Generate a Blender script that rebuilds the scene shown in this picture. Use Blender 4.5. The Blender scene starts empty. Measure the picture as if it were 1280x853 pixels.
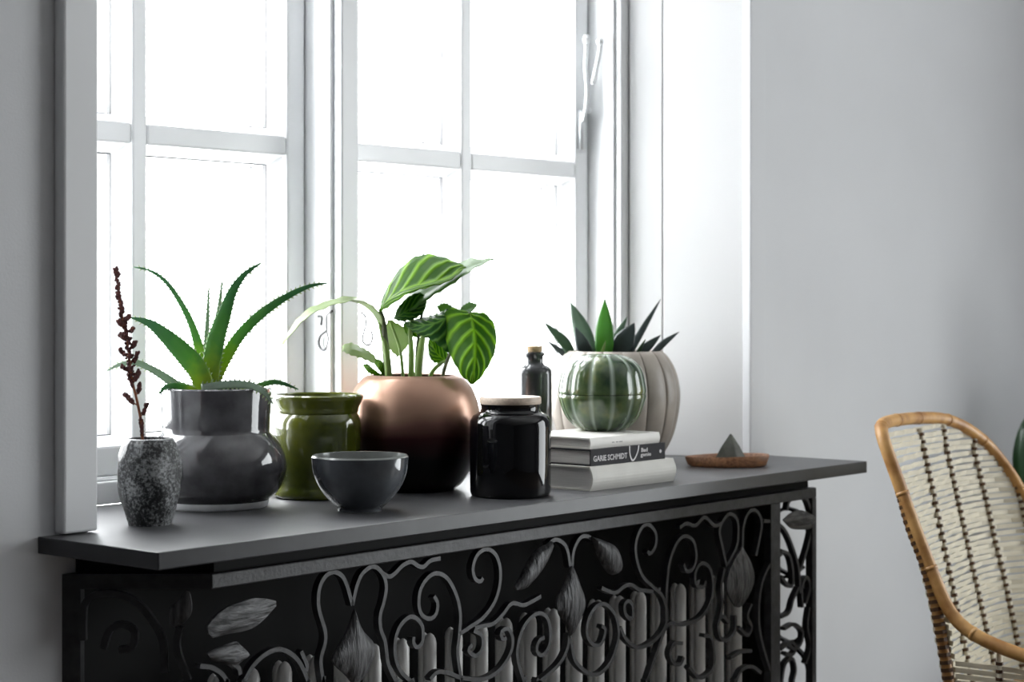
import bpy, bmesh, math, random
from mathutils import Vector, Matrix

random.seed(7)
SC = bpy.context.scene
COL = SC.collection
# ------------------------------------------------------------------ camera
# x runs along the window wall, y points out of the window, the room is at y < 0
F = 2400.0; HY = 374.5; CX = 640.0          # focal length in pixels (1280 wide), horizon row
TH = math.radians(40.0)
TT = 0.80                                    # top of the window shelf
CAM = Vector((-1.37513, -1.88433, TT + 0.28))
FWD = Vector((math.cos(TH), math.sin(TH), 0)); RGT = Vector((math.sin(TH), -math.cos(TH), 0)); UP = Vector((0, 0, 1))
cd = bpy.data.cameras.new('camera'); cam = bpy.data.objects.new('camera', cd); COL.objects.link(cam)
cam.location = CAM; cam.rotation_euler = (math.radians(90), 0, -math.radians(50))
cd.sensor_width = 36; cd.lens = F / 1280 * 36; cd.shift_y = -(426.5 - HY) / 1280
cd.dof.use_dof = True; cd.dof.focus_distance = 2.58; cd.dof.aperture_fstop = 6.3
SC.camera = cam
# ------------------------------------------------------------------ daylight and exposure
w = bpy.data.worlds.new('overcast_sky'); SC.world = w; w.use_nodes = True
bgn = w.node_tree.nodes['Background']; bgn.inputs[0].default_value = (0.97, 0.985, 1.0, 1); bgn.inputs[1].default_value = 14.5
SC.view_settings.view_transform = 'Standard'; SC.view_settings.look = 'None'
SC.view_settings.exposure = 0.25; SC.view_settings.gamma = 1.0; SC.view_settings.use_curve_mapping = False
def portal(name, loc, rot, sx, sy):
    l = bpy.data.lights.new(name, 'AREA'); l.shape = 'RECTANGLE'; l.size = sx; l.size_y = sy
    l.cycles.is_portal = True
    o = bpy.data.objects.new(name, l); o.location = loc; o.rotation_euler = rot; COL.objects.link(o)
portal('window_portal', (0.74, 0.36, 1.55), (math.radians(-90), 0, 0), 1.5, 1.6)
portal('terrace_portal', (3.36, -2.35, 1.15), (0, math.radians(90), 0), 2.3, 2.4)

# ------------------------------------------------------------------ pixel helpers (1280 x 853)
def P(px, py, Z): return CAM + Z * (FWD + (px - CX) / F * RGT + (HY - py) / F * UP)
def onz(px, py, z=TT): return P(px, py, (CAM.z - z) * F / (py - HY))
def ony(px, py, y):
    d = FWD.y + (px - CX) / F * RGT.y
    return P(px, py, (y - CAM.y) / d)
def onx(px, py, x):
    d = FWD.x + (px - CX) / F * RGT.x
    return P(px, py, (x - CAM.x) / d)
def zbase(py, z=TT): return (CAM.z - z) * F / (py - HY)
# ------------------------------------------------------------------ materials
def mat(name, col, rough=0.5, metal=0.0, var=0.0, vscale=20.0, bump=0.0, bscale=80.0, coat=0.0, spec=0.5, trans=0.0, tcol=None, col2=None, stretch=None, detail=4.0):
    m = bpy.data.materials.new(name); m.use_nodes = True
    nt = m.node_tree; N = nt.nodes; L = nt.links
    b = N['Principled BSDF']; out = N['Material Output']
    b.inputs['Roughness'].default_value = rough; b.inputs['Metallic'].default_value = metal
    b.inputs['Specular IOR Level'].default_value = spec; b.inputs['Coat Weight'].default_value = coat
    b.inputs['Coat Roughness'].default_value = 0.05
    c = (*col, 1.0); b.inputs['Base Color'].default_value = c
    tc = N.new('ShaderNodeTexCoord'); src = tc.outputs['Object']
    if stretch:
        mp = N.new('ShaderNodeMapping'); mp.inputs['Scale'].default_value = stretch; L.new(src, mp.inputs[0]); src = mp.outputs[0]
    if var > 0 or col2:
        nz = N.new('ShaderNodeTexNoise'); nz.inputs['Scale'].default_value = vscale; nz.inputs['Detail'].default_value = detail
        L.new(src, nz.inputs['Vector'])
        rp = N.new('ShaderNodeValToRGB'); rp.color_ramp.elements[0].position = 0.35; rp.color_ramp.elements[1].position = 0.65
        c2 = col2 if col2 else tuple(x * (1 - var) for x in col)
        rp.color_ramp.elements[0].color = (*c2, 1); rp.color_ramp.elements[1].color = c
        L.new(nz.outputs['Fac'], rp.inputs[0]); L.new(rp.outputs[0], b.inputs['Base Color'])
    if bump > 0:
        n2 = N.new('ShaderNodeTexNoise'); n2.inputs['Scale'].default_value = bscale; n2.inputs['Detail'].default_value = 5
        L.new(src, n2.inputs['Vector'])
        bp = N.new('ShaderNodeBump'); bp.inputs['Strength'].default_value = bump; bp.inputs['Distance'].default_value = 0.004
        L.new(n2.outputs['Fac'], bp.inputs['Height']); L.new(bp.outputs[0], b.inputs['Normal'])
    if trans > 0:
        t = N.new('ShaderNodeBsdfTranslucent'); t.inputs[0].default_value = (*(tcol or col), 1)
        mx = N.new('ShaderNodeMixShader'); mx.inputs[0].default_value = trans
        L.new(b.outputs[0], mx.inputs[1]); L.new(t.outputs[0], mx.inputs[2]); L.new(mx.outputs[0], out.inputs[0])
    return m
M = {}
M['wall'] = mat('wall_paint', (0.63, 0.635, 0.65), 0.85, var=0.05, vscale=3, bump=0.08, bscale=300)
M['darkwall'] = mat('fill_cutting_wall_paint', (0.16, 0.16, 0.17), 0.85, var=0.05, vscale=3)  # unseen walls made dark to cut fill light and keep contrast
M['ceil'] = mat('ceiling_paint', (0.8, 0.8, 0.8), 0.9)
M['floor'] = mat('oak_floor', (0.13, 0.10, 0.075), 0.45, var=0.35, vscale=6, stretch=(1, 9, 1))
M['white'] = mat('white_gloss_paint', (0.80, 0.81, 0.82), 0.35, var=0.03, vscale=8)
M['casing'] = mat('casing_paint', (0.72, 0.725, 0.735), 0.5, var=0.04, vscale=6)
M['reveal'] = mat('reveal_paint', (0.92, 0.925, 0.93), 0.6)
M['shelf'] = mat('dark_slate', (0.038, 0.038, 0.042), 0.30, spec=0.28, var=0.25, vscale=14, bump=0.04, bscale=60)
M['shelftop'] = mat('dark_slate_with_glare', (0.07, 0.07, 0.075), 0.40, spec=0.9, var=0.25, vscale=14)  # paler slate copy for the top, with window glare put into its colour
M['iron'] = mat('black_wrought_iron', (0.040, 0.040, 0.043), 0.45, metal=0.2, var=0.4, vscale=60, bump=0.12, bscale=160)
M['ironleaf'] = mat('hammered_iron_leaf', (0.13, 0.13, 0.135), 0.5, metal=0.2, var=0.75, vscale=150, bump=0.9, bscale=170, stretch=(1, 1, 0.18))
M['ironleafh'] = mat('hammered_iron_leaf_lengthwise', (0.15, 0.15, 0.155), 0.5, metal=0.2, var=0.75, vscale=150, bump=0.9, bscale=170, stretch=(0.18, 1, 1))
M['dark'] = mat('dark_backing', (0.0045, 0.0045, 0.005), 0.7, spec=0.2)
M['radiator'] = mat('radiator_enamel', (0.84, 0.83, 0.81), 0.3, var=0.04)
M['greyglaze'] = mat('grey_glaze', (0.095, 0.094, 0.10), 0.07, col2=(0.055, 0.053, 0.058), vscale=30, coat=0.5, bump=0.03, bscale=40)
M['foot'] = mat('bare_grey_clay', (0.86, 0.86, 0.87), 0.55, var=0.15, vscale=40)
M['olive'] = mat('olive_glaze', (0.125, 0.14, 0.012), 0.06, col2=(0.045, 0.058, 0.007), vscale=14, coat=0.6)
M['bowl'] = mat('slate_glaze', (0.085, 0.093, 0.105), 0.10, col2=(0.05, 0.055, 0.062), vscale=18, coat=0.5)
M['bowlin'] = mat('bowl_inside_glaze', (0.20, 0.21, 0.20), 0.15, var=0.2)
M['blackglass'] = mat('black_glass', (0.003, 0.003, 0.004), 0.03, spec=0.45)
M['darkglass'] = mat('dark_bottle_glass', (0.03, 0.032, 0.035), 0.10, spec=0.6)
M['cork'] = mat('cork', (0.50, 0.36, 0.20), 0.8, var=0.4, vscale=200)
M['lid'] = mat('pale_wood_lid', (0.62, 0.50, 0.40), 0.55, var=0.2, vscale=60, stretch=(1, 6, 6))
M['soil'] = mat('potting_soil', (0.03, 0.022, 0.016), 0.95, var=0.5, vscale=150, bump=0.8, bscale=200)
M['paper'] = mat('page_edges', (0.62, 0.61, 0.60), 0.85, var=0.18, vscale=60, stretch=(0.3, 0.3, 30))
M['cream'] = mat('cream_cover', (0.66, 0.645, 0.60), 0.6, var=0.07, vscale=30)
M['whitecover'] = mat('white_cover', (0.78, 0.76, 0.72), 0.5, var=0.05, vscale=30)
M['greycover'] = mat('charcoal_cover', (0.035, 0.034, 0.038), 0.7, var=0.1, spec=0.2)
M['print'] = mat('pale_print', (0.68, 0.66, 0.67), 0.6)
M['greyprint'] = mat('grey_print', (0.30, 0.29, 0.28), 0.6)
M['tray'] = mat('red_wood', (0.42, 0.20, 0.10), 0.45, var=0.5, vscale=30, stretch=(1, 8, 8), coat=0.1)
M['stone'] = mat('grey_green_stone', (0.115, 0.125, 0.105), 0.6, var=0.4, vscale=60, bump=0.2)
M['beige'] = mat('beige_stoneware', (0.37, 0.33, 0.285), 0.45, var=0.25, vscale=18, bump=0.1, bscale=60)
M['rattan'] = mat('rattan_pole', (0.56, 0.31, 0.105), 0.42, col2=(0.33, 0.15, 0.04), vscale=30, bump=0.1, bscale=60)
M['cane'] = mat('pale_cane', (0.72, 0.66, 0.52), 0.6, var=0.18, vscale=25, stretch=(1, 1, 6), trans=0.15, tcol=(0.7, 0.6, 0.42))
M['binding'] = mat('brown_binding', (0.10, 0.045, 0.016), 0.5, var=0.4, vscale=90)
M['fixture'] = mat('window_fitting', (0.62, 0.64, 0.65), 0.35, metal=0.35)
M['gasket'] = mat('grey_rubber_gasket', (0.10, 0.10, 0.10), 0.7)
M['wire'] = mat('grey_wire', (0.10, 0.10, 0.10), 0.4)
M['seed'] = mat('red_brown_seed', (0.085, 0.016, 0.012), 0.75, var=0.5, vscale=160)
M['drystem'] = mat('red_brown_stem', (0.26, 0.075, 0.025), 0.7, var=0.3, vscale=80)
M['stem'] = mat('green_stem', (0.25, 0.36, 0.10), 0.4, var=0.25, vscale=50, trans=0.25, tcol=(0.4, 0.6, 0.15))
M['darkstem'] = mat('brown_green_stem', (0.13, 0.15, 0.075), 0.5, var=0.4, vscale=60)

M['aloegrey'] = mat('grey_aloe_skin', (0.16, 0.22, 0.17), 0.45, var=0.3, vscale=50, trans=0.25, tcol=(0.3, 0.45, 0.22))
M['agave'] = mat('agave_skin', (0.055, 0.10, 0.065), 0.4, var=0.35, vscale=40, trans=0.12, tcol=(0.2, 0.4, 0.08))
M['agavegreen'] = mat('green_agave_skin', (0.05, 0.17, 0.035), 0.4, var=0.3, vscale=40, trans=0.3, tcol=(0.25, 0.55, 0.05))
M['agavedark'] = mat('dark_agave_skin', (0.03, 0.045, 0.042), 0.4, var=0.35, vscale=40)
M['paleleaf'] = mat('pale_leaf', (0.33, 0.42, 0.21), 0.45, var=0.35, vscale=30, trans=0.32, tcol=(0.38, 0.50, 0.17))
M['underleaf'] = mat('leaf_underside', (0.16, 0.26, 0.12), 0.45, var=0.4, vscale=40, trans=0.3, tcol=(0.22, 0.42, 0.08))
M['rubber'] = mat('dark_rubber_leaf', (0.02, 0.075, 0.02), 0.3, var=0.3, vscale=10, trans=0.15, tcol=(0.1, 0.3, 0.05))
M['terracotta'] = mat('grey_planter', (0.25, 0.25, 0.25), 0.7, var=0.2)

def glass_mat(name='window_glass', tint=(0.98, 0.985, 0.985)):
    m = bpy.data.materials.new(name); m.use_nodes = True; nt = m.node_tree; N = nt.nodes; L = nt.links
    N.remove(N['Principled BSDF'])
    tr = N.new('ShaderNodeBsdfTransparent'); gl = N.new('ShaderNodeBsdfGlossy'); gl.inputs['Roughness'].default_value = 0.02
    lw = N.new('ShaderNodeLayerWeight'); pw = N.new('ShaderNodeMath'); pw.operation = 'POWER'; pw.inputs[1].default_value = 4.0
    fr = N.new('ShaderNodeMath'); fr.operation = 'MULTIPLY_ADD'; fr.inputs[1].default_value = 0.7; fr.inputs[2].default_value = 0.03
    L.new(lw.outputs['Facing'], pw.inputs[0]); L.new(pw.outputs[0], fr.inputs[0]); mx = N.new('ShaderNodeMixShader')
    tr.inputs[0].default_value = (*tint, 1)
    L.new(fr.outputs[0], mx.inputs[0]); L.new(tr.outputs[0], mx.inputs[1]); L.new(gl.outputs[0], mx.inputs[2]); L.new(mx.outputs[0], N['Material Output'].inputs[0])
    return m
M['glass'] = glass_mat()
M['tintglass'] = glass_mat('light_dimming_glass', (0.66, 0.67, 0.67))  # tint added to dim the daylight and reflections from the unseen door
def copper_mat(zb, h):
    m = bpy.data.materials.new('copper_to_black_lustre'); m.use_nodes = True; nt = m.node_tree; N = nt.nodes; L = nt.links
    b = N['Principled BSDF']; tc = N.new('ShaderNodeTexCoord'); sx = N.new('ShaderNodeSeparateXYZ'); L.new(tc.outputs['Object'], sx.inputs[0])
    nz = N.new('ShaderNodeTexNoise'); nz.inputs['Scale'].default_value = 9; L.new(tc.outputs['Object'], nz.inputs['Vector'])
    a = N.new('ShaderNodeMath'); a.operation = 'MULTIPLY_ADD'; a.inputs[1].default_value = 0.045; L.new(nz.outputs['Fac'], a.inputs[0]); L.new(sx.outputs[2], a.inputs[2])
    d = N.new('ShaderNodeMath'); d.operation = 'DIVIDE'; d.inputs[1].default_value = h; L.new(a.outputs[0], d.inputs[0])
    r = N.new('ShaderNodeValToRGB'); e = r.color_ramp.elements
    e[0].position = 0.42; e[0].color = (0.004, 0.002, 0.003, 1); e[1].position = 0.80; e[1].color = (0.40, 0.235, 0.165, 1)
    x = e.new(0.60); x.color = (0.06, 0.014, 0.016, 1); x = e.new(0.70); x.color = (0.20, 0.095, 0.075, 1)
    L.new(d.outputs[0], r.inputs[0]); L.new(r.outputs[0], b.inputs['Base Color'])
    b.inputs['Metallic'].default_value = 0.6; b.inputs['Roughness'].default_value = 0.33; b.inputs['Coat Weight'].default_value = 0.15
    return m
def speckle_mat():
    m = bpy.data.materials.new('black_white_speckle'); m.use_nodes = True; nt = m.node_tree; N = nt.nodes; L = nt.links
    b = N['Principled BSDF']; tc = N.new('ShaderNodeTexCoord')
    n1 = N.new('ShaderNodeTexNoise'); n1.inputs['Scale'].default_value = 260; n1.inputs['Detail'].default_value = 6; n1.inputs['Roughness'].default_value = 0.7
    n2 = N.new('ShaderNodeTexNoise'); n2.inputs['Scale'].default_value = 28; n2.inputs['Detail'].default_value = 3
    L.new(tc.outputs['Object'], n1.inputs['Vector']); L.new(tc.outputs['Object'], n2.inputs['Vector'])
    ad = N.new('ShaderNodeMath'); ad.operation = 'MULTIPLY_ADD'; ad.inputs[1].default_value = 0.6; L.new(n2.outputs['Fac'], ad.inputs[0]); L.new(n1.outputs['Fac'], ad.inputs[2])
    r = N.new('ShaderNodeValToRGB'); e = r.color_ramp.elements; e[0].position = 0.755; e[0].color = (0.005, 0.006, 0.007, 1); e[1].position = 0.95; e[1].color = (0.34, 0.35, 0.355, 1)
    L.new(ad.outputs[0], r.inputs[0]); L.new(r.outputs[0], b.inputs['Base Color']); b.inputs['Roughness'].default_value = 0.28
    bp = N.new('ShaderNodeBump'); bp.inputs['Strength'].default_value = 0.5; bp.inputs['Distance'].default_value = 0.003; L.new(ad.outputs[0], bp.inputs['Height']); L.new(bp.outputs[0], b.inputs['Normal'])
    return m
def leaf_mat(name, dark, light, n=5.5, slope=2.4, trans=0.45):
    # veins run along the blade's own UV: x along the midrib, y across
    m = bpy.data.materials.new(name); m.use_nodes = True; nt = m.node_tree; N = nt.nodes; L = nt.links
    b = N['Principled BSDF']; out = N['Material Output']; uv = N.new('ShaderNodeUVMap'); sx = N.new('ShaderNodeSeparateXYZ'); L.new(uv.outputs[0], sx.inputs[0])
    def mth(op, i0, i1=None, i2=None):
        q = N.new('ShaderNodeMath'); q.operation = op
        for k, v in enumerate((i0, i1, i2)):
            if v is None: continue
            if isinstance(v, (int, float)): q.inputs[k].default_value = v
            else: L.new(v, q.inputs[k])
        return q.outputs[0]
    t = mth('ABSOLUTE', mth('SUBTRACT', mth('MULTIPLY', sx.outputs[1], 2.0), 1.0))
    q = mth('MULTIPLY', mth('SUBTRACT', sx.outputs[0], mth('MULTIPLY', t, slope / n)), n)
    fr = mth('ABSOLUTE', mth('SUBTRACT', mth('FRACT', q), 0.5))
    lat = mth('SUBTRACT', 1.0, mth('MULTIPLY', fr, 3.6))
    mid = mth('SUBTRACT', 1.0, mth('MULTIPLY', t, 9.0))
    f = mth('MAXIMUM', mth('MAXIMUM', lat, mid), 0.0)
    nz = N.new('ShaderNodeTexNoise'); nz.inputs['Scale'].default_value = 60; tc = N.new('ShaderNodeTexCoord'); L.new(tc.outputs['Object'], nz.inputs['Vector'])
    f2 = mth('MINIMUM', mth('MULTIPLY_ADD', nz.outputs['Fac'], 0.2, f), 1.0)
    mx = N.new('ShaderNodeMix'); mx.data_type = 'RGBA'; mx.inputs[6].default_value = (*dark, 1); mx.inputs[7].default_value = (*light, 1); L.new(f2, mx.inputs[0])
    L.new(mx.outputs[2], b.inputs['Base Color']); b.inputs['Roughness'].default_value = 0.5; b.inputs['Specular IOR Level'].default_value = 0.12
    bp = N.new('ShaderNodeBump'); bp.inputs['Strength'].default_value = 0.5; bp.inputs['Distance'].default_value = 0.003; L.new(f, bp.inputs['Height']); L.new(bp.outputs[0], b.inputs['Normal'])
    tr = N.new('ShaderNodeBsdfTranslucent'); g = N.new('ShaderNodeMix'); g.data_type = 'RGBA'; g.inputs[6].default_value = (dark[0] * 2.6, dark[1] * 2.0, dark[2] * 0.9, 1); g.inputs[7].default_value = (min(1, light[0] * 1.7), min(1, light[1] * 1.35), light[2], 1)
    L.new(f2, g.inputs[0]); L.new(g.outputs[2], tr.inputs[0])
    ms = N.new('ShaderNodeMixShader'); ms.inputs[0].default_value = trans; L.new(b.outputs[0], ms.inputs[1]); L.new(tr.outputs[0], ms.inputs[2]); L.new(ms.outputs[0], out.inputs[0])
    return m
M['calathea'] = leaf_mat('veined_leaf', (0.022, 0.090, 0.006), (0.19, 0.38, 0.025))
M['calatheadark'] = leaf_mat('dark_veined_leaf', (0.010, 0.055, 0.014), (0.12, 0.27, 0.05), trans=0.25)
def gourd_mat():
    m = bpy.data.materials.new('green_ribbed_glaze'); m.use_nodes = True; nt = m.node_tree; N = nt.nodes; L = nt.links
    b = N['Principled BSDF']; at = N.new('ShaderNodeAttribute'); at.attribute_name = 'ridge'
    tc = N.new('ShaderNodeTexCoord'); nz = N.new('ShaderNodeTexNoise'); nz.inputs['Scale'].default_value = 26; nz.inputs['Detail'].default_value = 5; L.new(tc.outputs['Object'], nz.inputs['Vector'])
    r = N.new('ShaderNodeValToRGB'); e = r.color_ramp.elements; e[0].position = 0.38; e[0].color = (0.022, 0.050, 0.024, 1); e[1].position = 0.72; e[1].color = (0.17, 0.19, 0.060, 1)
    x = e.new(0.54); x.color = (0.070, 0.11, 0.045, 1)
    L.new(nz.outputs['Fac'], r.inputs[0])
    mx = N.new('ShaderNodeMix'); mx.data_type = 'RGBA'; mx.inputs[7].default_value = (0.42, 0.50, 0.42, 1); L.new(at.outputs['Fac'], mx.inputs[0]); L.new(r.outputs[0], mx.inputs[6])
    L.new(mx.outputs[2], b.inputs['Base Color']); b.inputs['Roughness'].default_value = 0.16; b.inputs['Coat Weight'].default_value = 0.4
    return m
def aloe_mat():
    m = bpy.data.materials.new('aloe_skin'); m.use_nodes = True; nt = m.node_tree; N = nt.nodes; L = nt.links
    b = N['Principled BSDF']; at = N.new('ShaderNodeAttribute'); at.attribute_name = 'along'
    tc = N.new('ShaderNodeTexCoord'); nz = N.new('ShaderNodeTexNoise'); nz.inputs['Scale'].default_value = 70; L.new(tc.outputs['Object'], nz.inputs['Vector'])
    ad = N.new('ShaderNodeMath'); ad.operation = 'MULTIPLY_ADD'; ad.inputs[1].default_value = 0.3; L.new(nz.outputs['Fac'], ad.inputs[0]); L.new(at.outputs['Fac'], ad.inputs[2])
    r = N.new('ShaderNodeValToRGB'); e = r.color_ramp.elements; e[0].position = 0.28; e[0].color = (0.22, 0.32, 0.035, 1); e[1].position = 0.95; e[1].color = (0.045, 0.14, 0.06, 1)
    x = e.new(0.5); x.color = (0.085, 0.22, 0.055, 1)
    L.new(ad.outputs[0], r.inputs[0]); L.new(r.outputs[0], b.inputs['Base Color']); b.inputs['Roughness'].default_value = 0.4
    t = N.new('ShaderNodeBsdfTranslucent'); r2 = N.new('ShaderNodeValToRGB'); e = r2.color_ramp.elements; e[0].position = 0.28; e[0].color = (0.42, 0.55, 0.04, 1); e[1].position = 0.95; e[1].color = (0.06, 0.22, 0.07, 1); x = e.new(0.5); x.color = (0.16, 0.37, 0.05, 1)
    L.new(ad.outputs[0], r2.inputs[0]); L.new(r2.outputs[0], t.inputs[0])
    ms = N.new('ShaderNodeMixShader'); ms.inputs[0].default_value = 0.36; L.new(b.outputs[0], ms.inputs[1]); L.new(t.outputs[0], ms.inputs[2]); L.new(ms.outputs[0], N['Material Output'].inputs[0])
    return m
M['aloe'] = aloe_mat()
M['thorn'] = mat('aloe_thorn', (0.30, 0.38, 0.20), 0.5, trans=0.2, tcol=(0.4, 0.5, 0.2))
M['gourd'] = gourd_mat()
M['speckle'] = speckle_mat()

# ------------------------------------------------------------------ object helpers
def obj(name, verts, faces, material, parent=None, smooth=False, bevel=0, uvs=None):
    me = bpy.data.meshes.new(name); me.from_pydata([tuple(v) for v in verts], [], faces); me.update()
    bm = bmesh.new(); bm.from_mesh(me); bmesh.ops.recalc_face_normals(bm, faces=bm.faces)
    if uvs:
        bm.verts.ensure_lookup_table(); lay = bm.loops.layers.uv.new('UVMap')
        for f in bm.faces:
            for l in f.loops: l[lay].uv = uvs[l.vert.index]
    bm.to_mesh(me); bm.free()
    if smooth: me.polygons.foreach_set('use_smooth', [True] * len(me.polygons))
    me.materials.append(M[material] if isinstance(material, str) else material)
    o = bpy.data.objects.new(name, me); COL.objects.link(o)
    if parent:
        o.parent = parent; o.matrix_parent_inverse = Matrix.Translation(-parent.location)
    if bevel:
        b = o.modifiers.new('bevel', 'BEVEL'); b.width = bevel; b.segments = 2; b.limit_method = 'ANGLE'; b.angle_limit = math.radians(40)
    return o
def centre(o):
    """move the object's origin to the middle of its base"""
    me = o.data; n = len(me.vertices)
    xs = [v.co for v in me.vertices]
    c = Vector(((min(v.x for v in xs) + max(v.x for v in xs)) / 2, (min(v.y for v in xs) + max(v.y for v in xs)) / 2, min(v.z for v in xs)))
    me.transform(Matrix.Translation(-c)); o.location = o.location + c
    return o
def empty(name, loc):
    o = bpy.data.objects.new(name, None); o.location = loc; o.empty_display_size = 0.05; COL.objects.link(o); return o
def tag(o, label=None, cat=None, group=None, kind=None):
    if label: o['label'] = label
    if cat: o['category'] = cat
    if group: o['group'] = group
    if kind: o['kind'] = kind
    return o
class MB:
    def __init__(s): s.v = []; s.f = []; s.uv = []
    def add(s, vs, fs):
        n = len(s.v); s.v += [Vector(v) for v in vs]; s.f += [tuple(i + n for i in f) for f in fs]
    def box(s, x0, x1, y0, y1, z0, z1):
        s.add([(x0, y0, z0), (x1, y0, z0), (x1, y1, z0), (x0, y1, z0), (x0, y0, z1), (x1, y0, z1), (x1, y1, z1), (x0, y1, z1)],
              [(0, 3, 2, 1), (4, 5, 6, 7), (0, 1, 5, 4), (1, 2, 6, 5), (2, 3, 7, 6), (3, 0, 4, 7)])
    def prism(s, plan, z0, z1):
        n = len(plan)
        s.add([(x, y, z0) for x, y in plan] + [(x, y, z1) for x, y in plan],
              [tuple(range(n))[::-1], tuple(range(n, 2 * n))] + [(i, (i + 1) % n, n + (i + 1) % n, n + i) for i in range(n)])
    def tube(s, path, rad, seg=8, cap=True):
        n = len(path); rs = rad if isinstance(rad, (list, tuple)) else [rad] * n
        base = len(s.v); ref = None
        for i, p in enumerate(path):
            p = Vector(p)
            t = (Vector(path[min(i + 1, n - 1)]) - Vector(path[max(i - 1, 0)])).normalized()
            if ref is None: ref = t.orthogonal().normalized()
            ref = (ref - t * ref.dot(t)).normalized(); b = t.cross(ref)
            for k in range(seg):
                a = 2 * math.pi * k / seg; s.v.append(p + rs[i] * (math.cos(a) * ref + math.sin(a) * b))
        for i in range(n - 1):
            for k in range(seg):
                s.f.append((base + i * seg + k, base + i * seg + (k + 1) % seg, base + (i + 1) * seg + (k + 1) % seg, base + (i + 1) * seg + k))
        if cap:
            s.f.append(tuple(base + k for k in range(seg))[::-1]); s.f.append(tuple(base + (n - 1) * seg + k for k in range(seg)))
    def strap(s, path, nrm, t, d):
        """flat bar bent along path; t across in the plane, d along nrm"""
        n = len(path); base = len(s.v); nrm = Vector(nrm)
        for i in range(n):
            tg = (Vector(path[min(i + 1, n - 1)]) - Vector(path[max(i - 1, 0)])).normalized(); sd = tg.cross(nrm).normalized()
            p = Vector(path[i])
            for a, b in ((-1, -1), (1, -1), (1, 1), (-1, 1)): s.v.append(p + sd * a * t / 2 + nrm * b * d / 2)
        for i in range(n - 1):
            for k in range(4): s.f.append((base + i * 4 + k, base + i * 4 + (k + 1) % 4, base + (i + 1) * 4 + (k + 1) % 4, base + (i + 1) * 4 + k))
        s.f.append((base, base + 3, base + 2, base + 1)); e = base + (n - 1) * 4; s.f.append((e, e + 1, e + 2, e + 3))
    def ball(s, c, r, seg=6, rings=4, axis=None, stretch=1.0):
        c = Vector(c); ax = Vector(axis).normalized() if axis else Vector((0, 0, 1)); o1 = ax.orthogonal().normalized(); o2 = ax.cross(o1)
        base = len(s.v); s.v.append(c - ax * r * stretch)
        for j in range(1, rings):
            a = math.pi * j / rings
            for k in range(seg):
                b = 2 * math.pi * k / seg; s.v.append(c - ax * math.cos(a) * r * stretch + math.sin(a) * r * (math.cos(b) * o1 + math.sin(b) * o2))
        s.v.append(c + ax * r * stretch); e = len(s.v) - 1
        for k in range(seg): s.f.append((base, base + 1 + (k + 1) % seg, base + 1 + k))
        for j in range(rings - 2):
            for k in range(seg):
                a = base + 1 + j * seg; s.f.append((a + k, a + (k + 1) % seg, a + seg + (k + 1) % seg, a + seg + k))
        a = base + 1 + (rings - 2) * seg
        for k in range(seg): s.f.append((a + k, a + (k + 1) % seg, e))
    def build(s, name, m, parent=None, smooth=False, bevel=0): return obj(name, s.v, s.f, m, parent, smooth, bevel)
def cr(pts, n):
    """Catmull-Rom resample of tuples, evenly by chord length"""
    pts = [Vector(p) for p in pts]
    if len(pts) == 2: return [pts[0].lerp(pts[1], i / (n - 1)) for i in range(n)]
    q = [pts[0] * 2 - pts[1]] + pts + [pts[-1] * 2 - pts[-2]]
    dense = []
    for i in range(1, len(q) - 2):
        for k in range(12):
            t = k / 12; a, b, c, d = q[i - 1], q[i], q[i + 1], q[i + 2]
            dense.append(0.5 * ((2 * b) + (c - a) * t + (2 * a - 5 * b + 4 * c - d) * t * t + (3 * b - a - 3 * c + d) * t ** 3))
    dense.append(pts[-1])
    L = [0]
    for i in range(1, len(dense)): L.append(L[-1] + (dense[i] - dense[i - 1]).length)
    out = []; j = 0
    for i in range(n):
        s_ = L[-1] * i / (n - 1)
        while j < len(L) - 2 and L[j + 1] < s_: j += 1
        f = (s_ - L[j]) / max(1e-9, L[j + 1] - L[j]); out.append(dense[j].lerp(dense[j + 1], min(1, f)))
    return out
def lerpl(vals, n):
    out = []
    for i in range(n):
        x = i / (n - 1) * (len(vals) - 1); k = min(int(x), len(vals) - 2); out.append(vals[k] + (vals[k + 1] - vals[k]) * (x - k))
    return out
def smoothprof(prof, n):
    return [(v.x, v.y) for v in cr([(a, b, 0) for a, b in prof], n)]
def lathe(name, prof, loc, material, parent=None, seg=64, fn=None, smooth=True, absolute=True):
    """prof: (radius, height) from the bottom centre upwards; fn(angle, r, z) may alter the radius"""
    vs = []; fs = []
    ring = []
    for r, z in prof:
        if r < 1e-6: ring.append([len(vs)]); vs.append((0, 0, z)); continue
        idx = []
        for k in range(seg):
            a = 2 * math.pi * k / seg; rr = fn(a, r, z) if fn else r
            idx.append(len(vs)); vs.append((rr * math.cos(a), rr * math.sin(a), z))
        ring.append(idx)
    for i in range(len(ring) - 1):
        A, B = ring[i], ring[i + 1]
        for k in range(seg):
            k2 = (k + 1) % seg
            if len(A) == 1 and len(B) == 1: continue
            if len(A) == 1: fs.append((A[0], B[k2], B[k]))
            elif len(B) == 1: fs.append((A[k], A[k2], B[0]))
            else: fs.append((A[k], A[k2], B[k2], B[k]))
    o = obj(name, vs, fs, material, None, smooth)
    if parent: o.parent = parent; o.location = Vector(loc) - parent.location
    else: o.location = loc
    o.data.set_sharp_from_angle(angle=math.radians(50)) if smooth else None
    return o
def pxprof(prof, Z, yb): return [(r * Z / F, (yb - y) * Z / F) for r, y in prof]

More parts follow.
